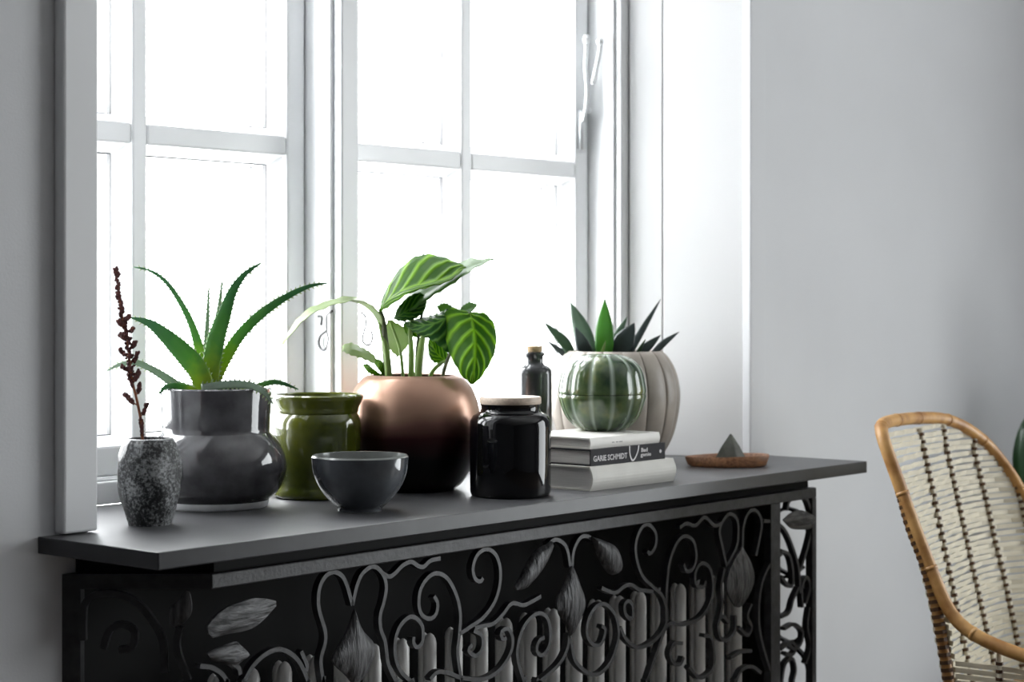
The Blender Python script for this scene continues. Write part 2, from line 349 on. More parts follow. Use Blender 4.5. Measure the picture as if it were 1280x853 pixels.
# ================================================================== THE ROOM
X0, X1, YB, CE = -3.0, 3.2, -4.6, 2.6
LU, RU = 0.073, 1.515                       # window opening at the wall face
JU = 1.407                                  # frame edge at the inner end of the splayed reveal
HD = 2.16                                   # head of the opening
D = 0.36                                    # wall thickness
m = MB(); m.box(X0 - .2, X1 + .4, YB - .2, D, -0.15, 0); tag(m.build('floor', 'floor'), 'oak boards under the whole room', None, None, 'structure')
m = MB(); m.box(X0 - .2, X1 + .4, YB - .2, D, CE, CE + .15); tag(m.build('ceiling', 'ceil'), None, None, None, 'structure')
m = MB()
m.box(X0 - .2, 0.023 + .05, 0, D, 0, CE)
m.prism([(RU, 0), (X1 + .2, 0), (X1 + .2, D), (JU, D), (JU, 0.178)], 0, CE)
m.box(LU, JU, 0.0, D, HD, CE); m.prism([(JU, 0.0), (RU, 0.0), (JU, 0.178)], HD, CE)
m.box(LU, JU, 0.0, D, 0, TT - 0.02); m.prism([(JU, 0.0), (RU, 0.0), (JU, 0.178)], 0, TT - 0.02)
wb = tag(m.build('wall_back', 'wall'), 'grey painted wall holding the window', None, None, 'structure')
m = MB(); m.box(X0 - .2, X0, YB, 0, 0, CE); tag(m.build('wall_left', 'darkwall'), None, None, None, 'structure')
m = MB(); m.box(X0 - .2, X1 + .2, YB - .2, YB, 0, CE); tag(m.build('wall_front', 'darkwall'), None, None, None, 'structure')
TY0, TY1, TZ = -3.50, -1.20, 2.25             # terrace door opening in the right wall
m = MB(); m.box(X1, X1 + .2, YB, TY0, 0, CE); m.box(X1, X1 + .2, TY1, 0, 0, CE); m.box(X1, X1 + .2, TY0, TY1, TZ, CE)
tag(m.build('wall_right', 'wall'), None, None, None, 'structure')
dr = tag(empty('door_1', (X1 + .1, (TY0 + TY1) / 2, 0)), None, None, None, 'structure')
m = MB(); m.box(X1 + .06, X1 + .14, TY0, TY0 + .07, 0, TZ); m.box(X1 + .06, X1 + .14, TY1 - .07, TY1, 0, TZ); m.box(X1 + .06, X1 + .14, TY0 + .07, TY1 - .07, TZ - .07, TZ)
m.box(X1 + .06, X1 + .14, TY0 + .07, TY1 - .07, 0, .12)
m.build('door_frame', 'white', dr, bevel=.004)
for a, b in ((TY0 + .07, TY1 - .07),):
    m = MB(); m.box(X1 + .098, X1 + .102, a, b, .12, TZ - .07); m.build('pane', 'tintglass', dr)
m = MB(); m.box(X0, X1, -.015, 0, 0, .10); tag(m.build('baseboard_back', 'casing', bevel=.003), None, None, None, 'structure')
# splayed reveal boards
m = MB()
def splay(t): return (JU + (RU - JU) * t, 0.178 - 0.178 * t)
a, b, c, d_ = splay(0.02), splay(0.30), splay(0.31), splay(1.0)
nx, ny = -0.855 * .006, -0.519 * .006
for (p, q) in ((a, b), (c, d_)): m.prism([(p[0], p[1]), (q[0], q[1]), (q[0] + nx, q[1] + ny), (p[0] + nx, p[1] + ny)], TT, HD)
tag(m.build('trim_4', 'reveal', bevel=.0015), None, None, None, 'structure')
# casings
for i, (x0, x1, y0, z0, z1) in enumerate(((0.023, LU, -.02, TT + .002, HD + .06), (RU - .007, RU + .042, -.018, TT, HD + .06), (LU, RU - .007, -.02, HD, HD + .06))):
    m = MB(); m.box(x0, x1, y0, 0, z0, z1); tag(m.build('trim_%d' % (i + 1), 'wall' if i == 1 else 'casing', bevel=.003), None, None, None, 'structure')
# ------------------------------------------------------------------ window: fixed frame with mullion, two casements, outer storm sashes
FY0, FY1 = 0.175, 0.31                      # fixed frame depth
SY = 0.246                                  # inner face of casements
wn = tag(empty('window_1', (0.74, 0.25, TT)), 'white painted two casement window', None, None, 'structure')
FL, ML, MR, FR = 0.10, 0.674, 0.713, 1.382
m = MB()
m.box(LU, FL, FY0, FY1, TT, HD); m.box(FR, JU, FY0, FY1, TT, HD); m.box(ML, MR, FY0 - .004, FY1, TT + .031, HD - .04)
m.box(FL, FR, FY0, FY1, HD - .04, HD)
m.build('window_frame', 'white', wn, bevel=.004)
m = MB(); m.box(ML - .007, ML, FY0 + .012, FY0 + .020, TT + .03, HD - .04); m.box(FR - .007, FR, FY0 + .012, FY0 + .020, TT + .03, HD - .04); m.build('frame_bead', 'white', wn, bevel=.002)
m = MB(); m.box(LU, JU, 0.222, FY1, TT, TT + .031); m.box(FL, ML, 0.234, FY1, TT + .031, TT + .036); m.box(MR, FR, 0.234, FY1, TT + .031, TT + .036); m.build('window_sill', 'white', wn, bevel=.005)
def casement(x0, x1, xm, outer=False):
    z0, z1 = TT + .036, HD - .042
    y = SY + (0.050 if outer else 0.0); dp = 0.022 if outer else 0.032
    st = 0.030 if outer else 0.038; mt = 0.014 if outer else 0.0135
    rails = [z0 + .046 + (z1 - z0 - .092) * k / 3 for k in (1, 2)]
    rails = [1.3125, 1.775]
    bev = 0.007
    root = tag(empty('casement', (x0, y, z0)), None, None, None); root.parent = wn; root.matrix_parent_inverse = Matrix.Translation(-wn.location)
    def part(nm, bx, mat_='white', bv=.004):
        mm = MB()
        for q in bx: mm.box(*q)
        o = obj(nm, mm.v, mm.f, mat_, None, False, bv); o.parent = root; o.matrix_parent_inverse = Matrix.Translation(-root.location - 0 * wn.location); return o
    xs0, xs1 = x0 + .003, x1 - .003
    part('stile', [(xs0, xs0 + st, y, y + dp, z0, z1)]); part('stile', [(xs1 - st, xs1, y, y + dp, z0, z1)])
    part('rail', [(xs0 + st, xs1 - st, y, y + dp, z0, z0 + .042)]); part('rail', [(xs0 + st, xs1 - st, y, y + dp, z1 - .042, z1)])
    part('muntin', [(xm - mt, xm + mt, y, y + dp, z0 + .042, z1 - .042)])
    for r in rails:
        part('muntin', [(xs0 + st, xm - mt, y + .001, y + dp, r - .0155, r + .0155)]); part('muntin', [(xm + mt, xs1 - st, y + .001, y + dp, r - .0155, r + .0155)])
    # bevelled glazing beads around every pane and the pane itself
    zs = [z0 + .042] + [q for r in rails for q in (r - .0155, r + .0155)] + [z1 - .042]
    for (ax, bx_) in ((xs0 + st, xm - mt), (xm + mt, xs1 - st)):
        for k in range(3):
            za, zb = zs[2 * k], zs[2 * k + 1]
            mm = MB(); ya, yb = y + .010, y + dp - .003
            for (p0, p1, q0, q1) in (((ax, za), (ax, zb), (1, 0), 0), ((bx_, zb), (bx_, za), (-1, 0), 0), ((bx_, za), (ax, za), (0, 1), 0), ((ax, zb), (bx_, zb), (0, -1), 0)):
                e = bev + .004; i0 = (p0[0] + (e if p0[0] == ax else -e), p0[1] + (e if p0[1] == za else -e)); i1 = (p1[0] + (e if p1[0] == ax else -e), p1[1] + (e if p1[1] == za else -e))
                mm.add([(p0[0], ya, p0[1]), (p1[0], ya, p1[1]), (i1[0], yb - .004, i1[1]), (i0[0], yb - .004, i0[1]), (p0[0], yb, p0[1]), (p1[0], yb, p1[1]), (i1[0], yb, i1[1]), (i0[0], yb, i0[1])],
                       [(0, 1, 2, 3), (4, 7, 6, 5), (3, 2, 6, 7), (0, 4, 5, 1), (0, 3, 7, 4), (1, 5, 6, 2)])
            o = obj('glazing_bead', mm.v, mm.f, 'white'); o.parent = root; o.matrix_parent_inverse = Matrix.Translation(-root.location)
            mm = MB(); g = .0113; gw = .0017; yg = y + dp
            mm.box(ax + g, ax + g + gw, yg, yg + .007, za + g, zb - g); mm.box(bx_ - g - gw, bx_ - g, yg, yg + .007, za + g, zb - g)
            mm.box(ax + g, bx_ - g, yg, yg + .007, za + g, za + g + gw); mm.box(ax + g, bx_ - g, yg, yg + .007, zb - g - gw, zb - g)
            o = obj('gasket', mm.v, mm.f, 'gasket'); o.parent = root; o.matrix_parent_inverse = Matrix.Translation(-root.location)
            if not outer:
                mm = MB(); mm.box(ax, bx_, y + dp - .003, y + dp, za, zb); o = obj('pane', mm.v, mm.f, 'glass'); o.parent = root; o.matrix_parent_inverse = Matrix.Translation(-root.location)
casement(FL, ML, 0.3515); casement(MR, FR, 1.0455)
casement(FL, ML, 0.3515, True); casement(MR, FR, 1.0455, True)
# catches and hooks
m = MB(); pts = [ony(x, y, 0.232) for x, y in ((733, 44), (733, 60), (732, 85), (734, 112), (733, 132), (729, 152))]
m.tube(cr(pts, 18), lerpl([.0055, .0045, .004, .0045, .005, .003], 18), 8); m.ball(ony(733, 50, 0.230), .0075, 10, 7); m.ball(ony(735, 138, 0.232), .006, 10, 7)
m.box(FR - .034, FR - .016, .238, .247, 1.35, 1.42)
m.build('window_catch', 'fixture', wn, smooth=True)
m = MB(); pts = [ony(x, y, 0.205) for x, y in ((750, 50), (750, 62), (746, 82), (741, 105))]
m.tube(cr(pts, 12), .0042, 8); m.ball(ony(750, 52, .203), .007, 10, 7); m.build('catch_arm', 'fixture', wn, smooth=True)
m = MB(); m.tube(cr([onx(340 + x / 5.02, 310 + y / 5.02, ML - .006) for x, y in ((378, 395), (348, 425), (345, 470), (345, 515), (355, 570), (342, 628), (316, 640), (294, 605), (303, 555), (343, 520))], 40), .0019, 6)
m.tube(cr([onx(340 + x / 5.02, 310 + y / 5.02, ML - .006) for x, y in ((290, 430), (312, 435), (308, 485))], 8), .002, 6); m.build('window_hook', 'wire', wn, smooth=True)
m = MB(); m.tube(cr([ony(340 + x / 5.02, 310 + y / 5.02, 0.240) for x, y in ((560, 405), (585, 430), (588, 490), (568, 560), (578, 600), (612, 608), (632, 560), (622, 525))], 30), .0018, 6); m.build('window_hook', 'wire', wn, smooth=True)

# ================================================================== SHELF, RADIATOR COVER, RADIATOR
SL = 1.564
m = MB()
# slab in front of the wall, running back into the window recess
m.prism([(0, -.22), (SL, -.22), (SL, -.0), (RU - .001, 0), (JU, .172), (JU, .222), (LU, .222), (LU, 0), (0, 0)], TT - .02, TT)
sh = m.build('window_shelf', 'shelf', bevel=.0012); sh.data.materials.append(M['shelftop'])
for pg_ in sh.data.polygons:
    if pg_.normal.z > .9: pg_.material_index = 1          # top faces get the slate copy lifted for window glare
tag(centre(sh), 'dark grey stone window shelf over the iron radiator cover', 'shelf')
GY = -0.138                                  # front plane of the grille
CUL, CUR = 0.149, 1.533                      # front corners of the cover
WLX = 0.035                                  # where the angled end meets the wall
ZR0, ZR1 = 0.734, 0.752
rc = tag(empty('radiator_cover', (0.8, -.07, 0)), 'black wrought iron radiator cover with scrolls and leaves', 'radiator cover')
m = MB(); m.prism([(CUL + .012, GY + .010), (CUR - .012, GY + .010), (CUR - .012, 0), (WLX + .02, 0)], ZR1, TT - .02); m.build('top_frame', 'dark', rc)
m = MB(); m.box(CUL, CUR, GY, GY + .018, ZR0, ZR1); m.build('top_rail', 'iron', rc, bevel=.0015)
m = MB(); m.box(CUL, CUR, GY, GY + .018, .08, .098); m.build('bottom_rail', 'iron', rc, bevel=.0015)
for z in (ZR0, .08):
    m = MB(); m.prism([(CUL, GY), (CUL + .012, GY + .018), (WLX + .023, 0), (WLX, 0)], z, z + .018); m.build('end_rail', 'iron', rc)
    m = MB(); m.box(CUR - .018, CUR, GY + .018, 0, z, z + .018); m.build('end_rail', 'iron', rc)
def post(x0, x1, y0, y1):
    q = MB(); q.box(x0, x1, y0, y1, 0, ZR0); q.build('post', 'iron', rc, bevel=.001)
pa = ony(965, 700, GY).x; pb = ony(977, 700, GY).x
post(pa, pb, GY + .002, GY + .016); post(CUR - .014, CUR, GY, GY + .014); post(CUR - .012, CUR, -.036, 0)
q = MB(); dx, dy = (CUL - WLX), GY; ln = math.hypot(dx, dy); ex, ey = dx / ln, dy / ln
q.prism([(WLX, 0), (WLX + ex * .022, ey * .022), (WLX + ex * .022 + .012, ey * .022 + .008), (WLX + .016, 0)], 0, ZR0); q.build('post', 'iron', rc)
q = MB(); q.prism([(CUL, GY), (CUL + .012, GY), (CUL + .012, GY + .012), (CUL - .004, GY + .006)], 0, ZR0 - .14); q.build('post', 'iron', rc)
# dark backing plate hung behind the radiator
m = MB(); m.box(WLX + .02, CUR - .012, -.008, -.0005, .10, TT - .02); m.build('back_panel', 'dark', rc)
CN = Vector((-ey, ex, 0)) if False else Vector((ey, -ex, 0)).normalized()   # outward normal of the angled end
def on_end(px, py):
    d = FWD + (px - CX) / F * RGT + (HY - py) / F * UP; p0 = Vector((WLX, 0, 0))
    t = (p0 - CAM).dot(CN) / d.dot(CN); return CAM + t * d
def zcut(x):  # height on the grille plane below which the photograph stops
    rel = Vector((x, GY, 0)) - CAM; Z = rel.dot(FWD); return CAM.z - (853 - HY) * Z / F
FN = Vector((0, -1, 0))
def curve_part(pts, n=None, t=.0058, dep=.010, off=.004, end=False, mirror=True):
    n = n or max(10, len(pts) * 4)
    path = [(on_end(x, y) + CN * .003) if end else (ony(x, y, GY) + Vector((0, .004 + off, 0))) for x, y in pts]
    q = MB(); q.strap(cr(path, n), CN if end else FN, t, dep); q.build('scroll', 'iron', rc)
    if mirror and not end:
        path2 = [Vector((p.x, p.y, max(.11, 2 * zcut(p.x) - p.z))) for p in path]
        q = MB(); q.strap(cr(path2, n), FN, t, dep); q.build('scroll', 'iron', rc)
def plate(outline, end=False, name='leaf', dome=.008, mirror=True, mt_='ironleaf'):
    path = [(on_end(x, y) + CN * .006) if end else (ony(x, y, GY) + Vector((0, -.001, 0))) for x, y in outline]
    nr = CN if end else FN
    for rep in range(2 if (mirror and not end) else 1):
        pp = path if rep == 0 else [Vector((p.x, p.y, max(.11, 2 * zcut(p.x) - p.z))) for p in path]
        cl = cr(pp + [pp[0]], 29)[:-1]; n = len(cl); c = sum(cl, Vector()) / n
        vs = []; fs = []
        for s_, h in ((1.0, 0), (0.7, dome * .7), (0.35, dome)):
            vs += [c.lerp(p, s_) + nr * (h) for p in cl]
        vs.append(c + nr * dome * 1.05)
        for r in range(2):
            for k in range(n): fs.append((r * n + k, r * n + (k + 1) % n, (r + 1) * n + (k + 1) % n, (r + 1) * n + k))
        for k in range(n): fs.append((2 * n + k, 2 * n + (k + 1) % n, 3 * n))
        b0 = len(vs); vs += [p - nr * .003 for p in cl]
        for k in range(n): fs.append((k, b0 + k, b0 + (k + 1) % n, (k + 1) % n))
        fs.append(tuple(b0 + k for k in range(n)))
        obj(name, vs, fs, mt_, rc, True).data.set_sharp_from_angle(angle=math.radians(60))
SCROLLS = [
 [(407.7,860),(403.9,835.2),(403.9,821.9),(408.7,804.7),(408.7,789.4),(402,766.4),(400.1,749.2),(402.9,732),(410.6,719.6),(421.1,715.8),(430.6,721.5),(436.4,734),(440.2,747.3),(443,757)],
 [(443,757),(445.9,743.5),(448.8,732),(454.5,718.7),(464.1,710.1),(470.8,709.1),(477.5,713.9),(483.2,723.4),(485.1,735.9),(482.2,753.1),(477.5,770.3),(478.4,787.5),(483.2,800.8),(485.1,812.3),(488,832),(500,858)],
 [(479.4,716.8),(488.9,721.5),(496.6,716.8),(506.1,707.2),(516.6,703),(525.2,708.2),(531.9,709.1),(540.5,701.5),(552.9,698.6)],
 [(580,858),(574.3,818.4),(576.6,793.5),(577.7,768.6),(573.2,746),(563,725.6),(551.7,717.7),(540.4,720),(529,734.7),(525.7,752.8),(529,768.6),(539.2,774.3),(547.1,768.6),(549.4,755),(544.9,746)],
 [(519.5,797),(519.5,805),(524,810),(530,804),(531,794),(530,783.6),(523.3,774.1),(513.8,772.2),(502.3,783.6),(496.6,800.8),(496.6,821.9),(504.2,841),(520,856)],
 [(576.6,793.5),(590,784.4),(606,773),(619.5,755),(626.3,734.7),(627.5,712),(621.8,694),(610.5,687),(599.2,694),(593.5,709.8),(595.8,723.3),(602.6,727.9),(606,723.3)],
 [(596,786),(606,783.3),(619.5,780),(630.9,768.6),(642.2,755),(655.7,757.3),(664.8,753.9),(678.4,746)],
 [(594.7,789),(604.8,795.7),(604.8,811.6),(596.9,820.6),(587.9,813.8),(592.4,807)],
 [(540,850),(549.4,841),(563,842),(578.8,847.8),(606,850),(626.3,838.7),(639.9,818.4),(643.3,800.3),(637.6,786.7),(628.6,791.2),(630.9,800.3),(635.4,798)],
 [(660,860),(649.5,826),(650.7,802.4),(659,781),(673.3,767.9),(685.2,771.4),(690,788),(688.8,807),(680.5,820),(673.3,814.3),(675.7,802.4),(682.9,797.6)],
 [(673,856),(699.5,833),(711.4,812),(713.8,793)],
 [(713.8,793),(716.2,802.4),(721,826),(735,840.5),(749.5,844),(763.8,831),(772,812),(775.7,790.5),(771,769),(759,756),(747,759.5),(737.6,776),(736.4,795),(744.8,807),(754.3,804.8),(759,788),(754.3,783.3)],
 [(715,709.5),(712.6,692.9),(707.9,681),(697,675),(687.6,681)],
 [(717.4,709),(719.8,688),(728,672.6),(737.6,671.4),(744.8,678.6)],
 [(811.4,690),(815.3,692.7),(821.8,682.3),(821.8,666.6),(812.7,656),(803.5,661.4),(797,679.7),(798.3,700.6),(806,721.5),(819,734.6),(829.7,745),(836,766),(832.3,786.9),(819,802.5),(801,810.4),(785.2,800),(778,785)],
 [(754.3,735.7),(771,741.7),(782.9,733.3),(792.4,732),(802,738),(819,740)],
 [(790,775),(784,768),(783,757),(788,752),(793,758),(793,772),(788,774)],
 [(835,786.9),(835,755.5),(836.2,726.7),(840,700.6),(848,679.7),(858.4,670.5),(868.9,677),(872.8,695.4),(868.9,711),(861,715),(857,705.8)],
 [(810,856),(822,820),(837.5,781.6),(855.8,781.6),(876.7,773.8),(889.8,755.5),(893.7,732),(889.8,711),(879.3,704.5),(871.5,716.3),(872.8,732),(882,734.6),(884.6,726.7)],
 [(851.9,660),(861,654.8),(871.5,657.5),(883.3,647),(895,657.5),(904,654.8)],
 [(910.7,708.4),(905.5,685),(901.6,664),(908,648.3),(916,643),(923.8,651),(925,669),(922.5,685),(912,705.8)],
 [(930.3,685),(931.6,658.8),(936.9,643),(944.7,637.8),(952.5,645.7),(953.9,661.4),(947.3,695.4)],
 [(908,711),(904,734.6),(905.5,755.5),(901.6,776)],
 [(913.3,779),(905.5,771),(900,781.6),(902.9,797.3),(910.7,801),(921,789.5),(922,770)],
 [(942,755.5),(936.9,771),(942,784),(936.9,794.7),(926.4,785)],
 [(855.8,805),(845.4,805),(840,818),(845.4,830),(853,831),(857,822)],
 [(863.7,834),(876.7,848),(889.8,841.8),(895,828.7),(892.4,800),(882,794.7)],
 [(980,692.7),(965.6,705.8),(955,729.3),(951,760.7),(952.5,792),(960.4,823.5),(968,845)],
 [(916,823.5),(928,816),(942,814.4)], [(921,856),(929,839),(942,834),(954,842)],
 [(986.3,638.5),(989.3,626.7),(998.2,623.7),(1010,623.7),(1016,638.5)],
 [(957,652),(970,653),(983.4,663),(993.8,686),(1001,712.7),(1002.7,742.3)], [(1019,653.4),(1011.6,686),(1002.7,712.7)],
 [(979,689),(989.3,694.9),(993.8,715.7),(993,733),(986.3,730.5),(979,721.6)], [(979,772),(989.3,766),(993.8,751),(1001,735)],
 [(983.4,786.8),(995.2,781),(1005.6,789.8),(1004,804.6),(996,812),(988,806)],
 [(1006,760),(1005,735),(1011,722),(1015,735),(1010,755)], [(979,812),(992,803),(997,813),(991,820),(984,817)],
 [(980,853),(984,831),(993,824),(997,838),(994,853)], [(1014.5,760),(1011.6,784),(1016,808),(1010,830)],
 [(252.5,833.5),(267.8,835.6),(281,844.4),(287.5,856)], [(292,829),(300.6,835.6),(302.8,844.4)],
 [(306,856),(317.5,835),(332.5,820),(350,812.5),(365,817.5),(377.5,830),(389,856)], [(378.8,815),(386,832.5),(385,840)],
]
for s_ in SCROLLS: curve_part(s_)
for s_ in ([(104.8,800),(104.8,774),(107,754.7),(117,744.8),(132,741.6),(154,743.8),(173.8,754.7),(189,772),(204,800),(207,840)],
           [(130,810),(136.6,790),(147.5,781),(160.6,782),(169.4,790),(166,808),(150,812)], [(225,783),(222,810),(236,850)]):
    curve_part(s_, end=True, t=.008)
plate([(213,759),(222,752.5),(232.8,739.4),(238.3,741.6),(240.5,763.4),(232.8,776.6),(222,783),(213,778.8)], end=True, dome=.003)
PLATES = [
 [(259,784),(265.6,774.4),(281,761),(302.8,752.5),(320.3,748),(346,752.5),(337.8,765.6),(322.5,781),(307,788.6),(283,793),(263.5,797.4)],
 [(259,818),(270,811.6),(294,802.8),(300.6,807.2),(311.6,819),(302.8,825.8),(296.3,831.3),(285.3,831.3),(265.6,825.8)],
 [(443,762),(435.4,785.5),(425.9,804.7),(415.4,821.9),(418.2,831.4),(433.5,845.7),(443,856),(456.4,844.8),(464.1,827.6),(468.9,814.2),(466,802.7),(452.6,787.5),(446,770)],
 [(715.5,708),(704.3,733.3),(696,750),(698.3,766.7),(707.9,782),(713.8,795),(723.3,778.6),(731.7,754.8),(725.7,733.3),(718.6,714)],
 [(690,677),(671,688),(659,704.8),(649.5,723.8),(643.6,737),(656.7,735.7),(668.6,723.8),(680.5,707),(691,685.7)],
 [(740,671.4),(754.3,676),(771,685.7),(778,709.5),(766.2,719),(756.7,712),(747,693)],
 [(927.7,684),(913.3,708.4),(908,734.6),(918.6,758),(929,755.5),(942,729.3),(939.5,705.8)],
 [(979,650.4),(989.3,641.5),(1001,638),(1016,644.5),(1020,650.4),(1013,660.8),(1001,662.3),(989.3,660.8)],
]
for i, s_ in enumerate(PLATES): plate(s_, mt_='ironleafh' if i in (0, 1, 7) else 'ironleaf', dome=.004 if i in (0, 1, 7) else .008)
# end panel on the far side (seen from inside through the front)
for k in range(5):
    z = .66 - k * .12; q = MB()
    pts = [Vector((CUR - .007, -.040 - .088 * (0.5 + 0.5 * math.cos(a)), z + .055 * math.sin(a) - .01 * a / 6)) for a in [i * 2 * math.pi / 16 for i in range(15)]]
    q.strap(pts, (1, 0, 0), .0055, .010); q.build('scroll', 'iron', rc)
q = MB(); q.box(CUR - .012, CUR - .002, -.042, -.036, .1, ZR0); q.build('post', 'iron', rc)
# radiator
ra = tag(empty('column_radiator', (0.80, -.055, 0.0)), 'white column radiator standing behind the iron scrollwork', 'radiator')
def column_mesh():
    q = MB()
    for yy, rr in ((-.088, .0094), (-.077, .0082)):
        q.tube([(0, yy, .10), (0, yy, .604), (0, yy, .610), (0, yy, .6145), (0, yy, .617), (0, yy, .618)], [rr, rr, rr * .87, rr * .6, rr * .3, rr * .05], 14)
    q.box(-.004, .004, -.088, -.06, .115, .135); q.box(-.004, .004, -.088, -.06, .37, .39)
    return q
cm = column_mesh(); first = None
for k in range(22):
    x = 0.205 + k * 0.0548
    if first is None:
        first = obj('column', cm.v, cm.f, 'radiator', None, True); first.data.set_sharp_from_angle(angle=math.radians(50)); o = first
    else: o = first.copy(); COL.objects.link(o)
    o.parent = ra; o.location = (x - ra.location.x, -ra.location.y, 0)
m = MB(); m.tube([(0.19, -.069, .14), (1.37, -.069, .14)], .012, 10); m.tube([(0.19, -.069, .38), (1.37, -.069, .38)], .008, 10); m.build('header', 'radiator', ra, smooth=True)
for xx in (0.25, 1.3):
    m = MB(); m.box(xx, xx + .02, -.09, -.03, 0, .12); m.build('foot', 'radiator', ra, bevel=.002)
m = MB(); xp = ony(960, 700, -.05).x; m.tube([(xp - .06, -.05, .0), (xp - .06, -.05, .14), (xp - .12, -.069, .14)], .008, 10); m.build('supply_pipe', 'radiator', ra, smooth=True)

# ================================================================== POTS AND JARS
def at(px, yb, z=TT):
    Z = zbase(yb, z); p = P(px, yb, Z); p.z = z; return p, Z
def vessel_prof(prof, Z, yb, t=.004, depth=.85, n=48):
    """closed outer profile plus rim and inner wall"""
    o = pxprof(prof, Z, yb); top = o[-1][1]; bot = top * (1 - depth)
    inner = [(max(r - t, .003), z) for r, z in o if z > bot][::-1]
    return [(0, 0)] + o + [(o[-1][0] - t * .5, o[-1][1] + t * .35)] + inner + [(0, inner[-1][1])]
def soil(parent, p, r, z):
    return lathe('soil', [(0, z - .004), (r, z - .004), (r, z), (r * .6, z + .002), (0, z + .003)], p, 'soil', parent, 32)
# speckled faceted vase
p, Z = at(187, 656)
prof = [(26, 656), (31, 640), (37, 618), (39.5, 597), (38.5, 575), (33, 556), (29.5, 549)]
random.seed(3)
fac = {}
def facet(a, r, z):
    k = (round(a / (2 * math.pi) * 9 + (0.5 if int(z * 1000 / 28) % 2 else 0)), int(z * 1000 / 28)); k = (k[0] % 9, k[1])
    if k not in fac: fac[k] = random.uniform(-1, 1)
    return r * (1 + 0.03 * math.cos(9 * a + (math.pi if k[1] % 2 else 0)) + 0.015 * fac[k])
vp = smoothprof(pxprof(prof, Z, 656), 16)
vp = [(0, 0)] + vp + [(vp[-1][0] - .004, vp[-1][1] + .001)] + [(vp[-1][0] - .006, vp[-1][1] - .008), (vp[-3][0] - .008, vp[-3][1]), (vp[5][0] - .01, vp[5][1]), (0, vp[5][1])]
v = lathe('bud_vase', vp, p, 'speckle', seg=36, fn=facet, smooth=True)
tag(v, 'small faceted vase with black and white speckled glaze', 'vase'); VASE = (p, Z)
# aloe pot
p, Z = at(270, 633.5); AL = (p, Z)
pot = tag(empty('flower_pot', p), 'glossy grey glazed pot with wide neck and bulging belly under the aloe', 'pot')
neck = [(66.5, 540), (67, 533), (67.8, 512), (68.6, 492), (68.5, 486)]
body = smoothprof([(66, 624), (79, 612), (87, 592), (87.5, 578), (82, 560), (73, 547), (67.5, 541)], 26)
prof = [(66, 624.5)] + body + neck
lathe('pot_body', [(0, .012)] + vessel_prof(prof, Z, 633.5, .005, .5)[1:], p, 'greyglaze', pot, 80)
lathe('foot_ring', pxprof([(0, 633.5), (62, 633.5), (64.5, 631.5), (66, 624.3), (0, 624.3)], Z, 633.5), p, 'foot', pot, 64)
soil(pot, p, 63 * Z / F, (633.5 - 494) * Z / F)
# green jar
p, Z = at(398, 621)
prof = [(52, 621), (55, 619), (55.5, 615), (51, 609), (50.5, 604)] + [(51, 590), (52.5, 560), (53.5, 536)] + [(53, 527), (50.5, 520), (48.5, 516.5), (50, 514.5), (50, 512), (51, 508), (55, 500), (56.5, 497), (56.5, 494.5)]
tag(lathe('glazed_jar', vessel_prof(prof, Z, 621, .005, .9), p, 'olive', seg=80), 'olive green glazed jar with flared rim', 'jar')
# bowl
p, Z = at(450, 638)
bl = tag(empty('bowl', p), 'small dark slate blue bowl with pale rim', 'bowl')
outer = smoothprof(pxprof([(28, 638), (29, 634), (36, 628), (50, 611), (58.5, 592), (61, 571)], Z, 638), 26)
inner = [(r - .0035, z + .002) for r, z in outer if z > .008]
lathe('bowl_body', [(0, .001), (outer[0][0] - .003, .001), (outer[0][0] - .002, 0)] + outer, p, 'bowl', bl, 80)
lathe('bowl_inside', [(0, inner[0][1])] + inner + [(outer[-1][0] - .002, outer[-1][1] + .0022), (outer[-1][0], outer[-1][1])], p, 'bowlin', bl, 80)
# copper pot
p, Z = at(517, 612); CO = (p, Z)
cp = tag(empty('flower_pot', p), 'round copper to black lustre pot holding the broad leaved plant', 'pot')
prof = smoothprof([(50, 612), (62, 602), (76, 577), (83.5, 548), (84.5, 528), (81, 505), (74, 486), (64, 472.5), (60, 470)], 44)
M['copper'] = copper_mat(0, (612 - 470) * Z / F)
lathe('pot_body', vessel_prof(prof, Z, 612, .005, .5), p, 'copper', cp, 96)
soil(cp, p, 60 * Z / F, (612 - 477) * Z / F)
# black apothecary jar
p, Z = at(638, 620)
jr = tag(empty('apothecary_jar', p), 'black glass jar with pale wooden lid beside the books', 'jar')
prof = [(46, 620), (49, 618.5), (50.5, 614), (50.8, 575), (51, 535), (50.5, 526), (47, 519.5), (41, 516.5), (37.5, 514.5), (36.5, 511), (37.5, 507), (38, 505)]
lathe('glass_body', [(0, 0)] + pxprof(prof, Z, 620) + [(0, (620 - 505) * Z / F)], p, 'blackglass', jr, 80)
lathe('lid', pxprof([(0, 505.5), (37.5, 505.5), (38.5, 504), (38.5, 497.5), (37.5, 496), (0, 496)], Z, 620), p, 'lid', jr, 64)
# corked bottle
p, Z = at(668, 594)
bt = tag(empty('corked_bottle', p), 'slim dark glass bottle with cork stopper behind the black jar', 'bottle')
prof = [(19, 594), (21.5, 592), (22, 586), (22, 468), (21.5, 463), (18, 459), (13, 456.5), (11.2, 453), (11.2, 446), (12.8, 444.5), (12.8, 441), (11, 440)]
lathe('glass_body', [(0, 0)] + pxprof(prof, Z, 594) + [(0, (594 - 440) * Z / F)], p, 'darkglass', bt, 48)
lathe('cork', pxprof([(0, 441), (9, 441), (10, 433.5), (9, 432.5), (0, 432.5)], Z, 594), p, 'cork', bt, 32)
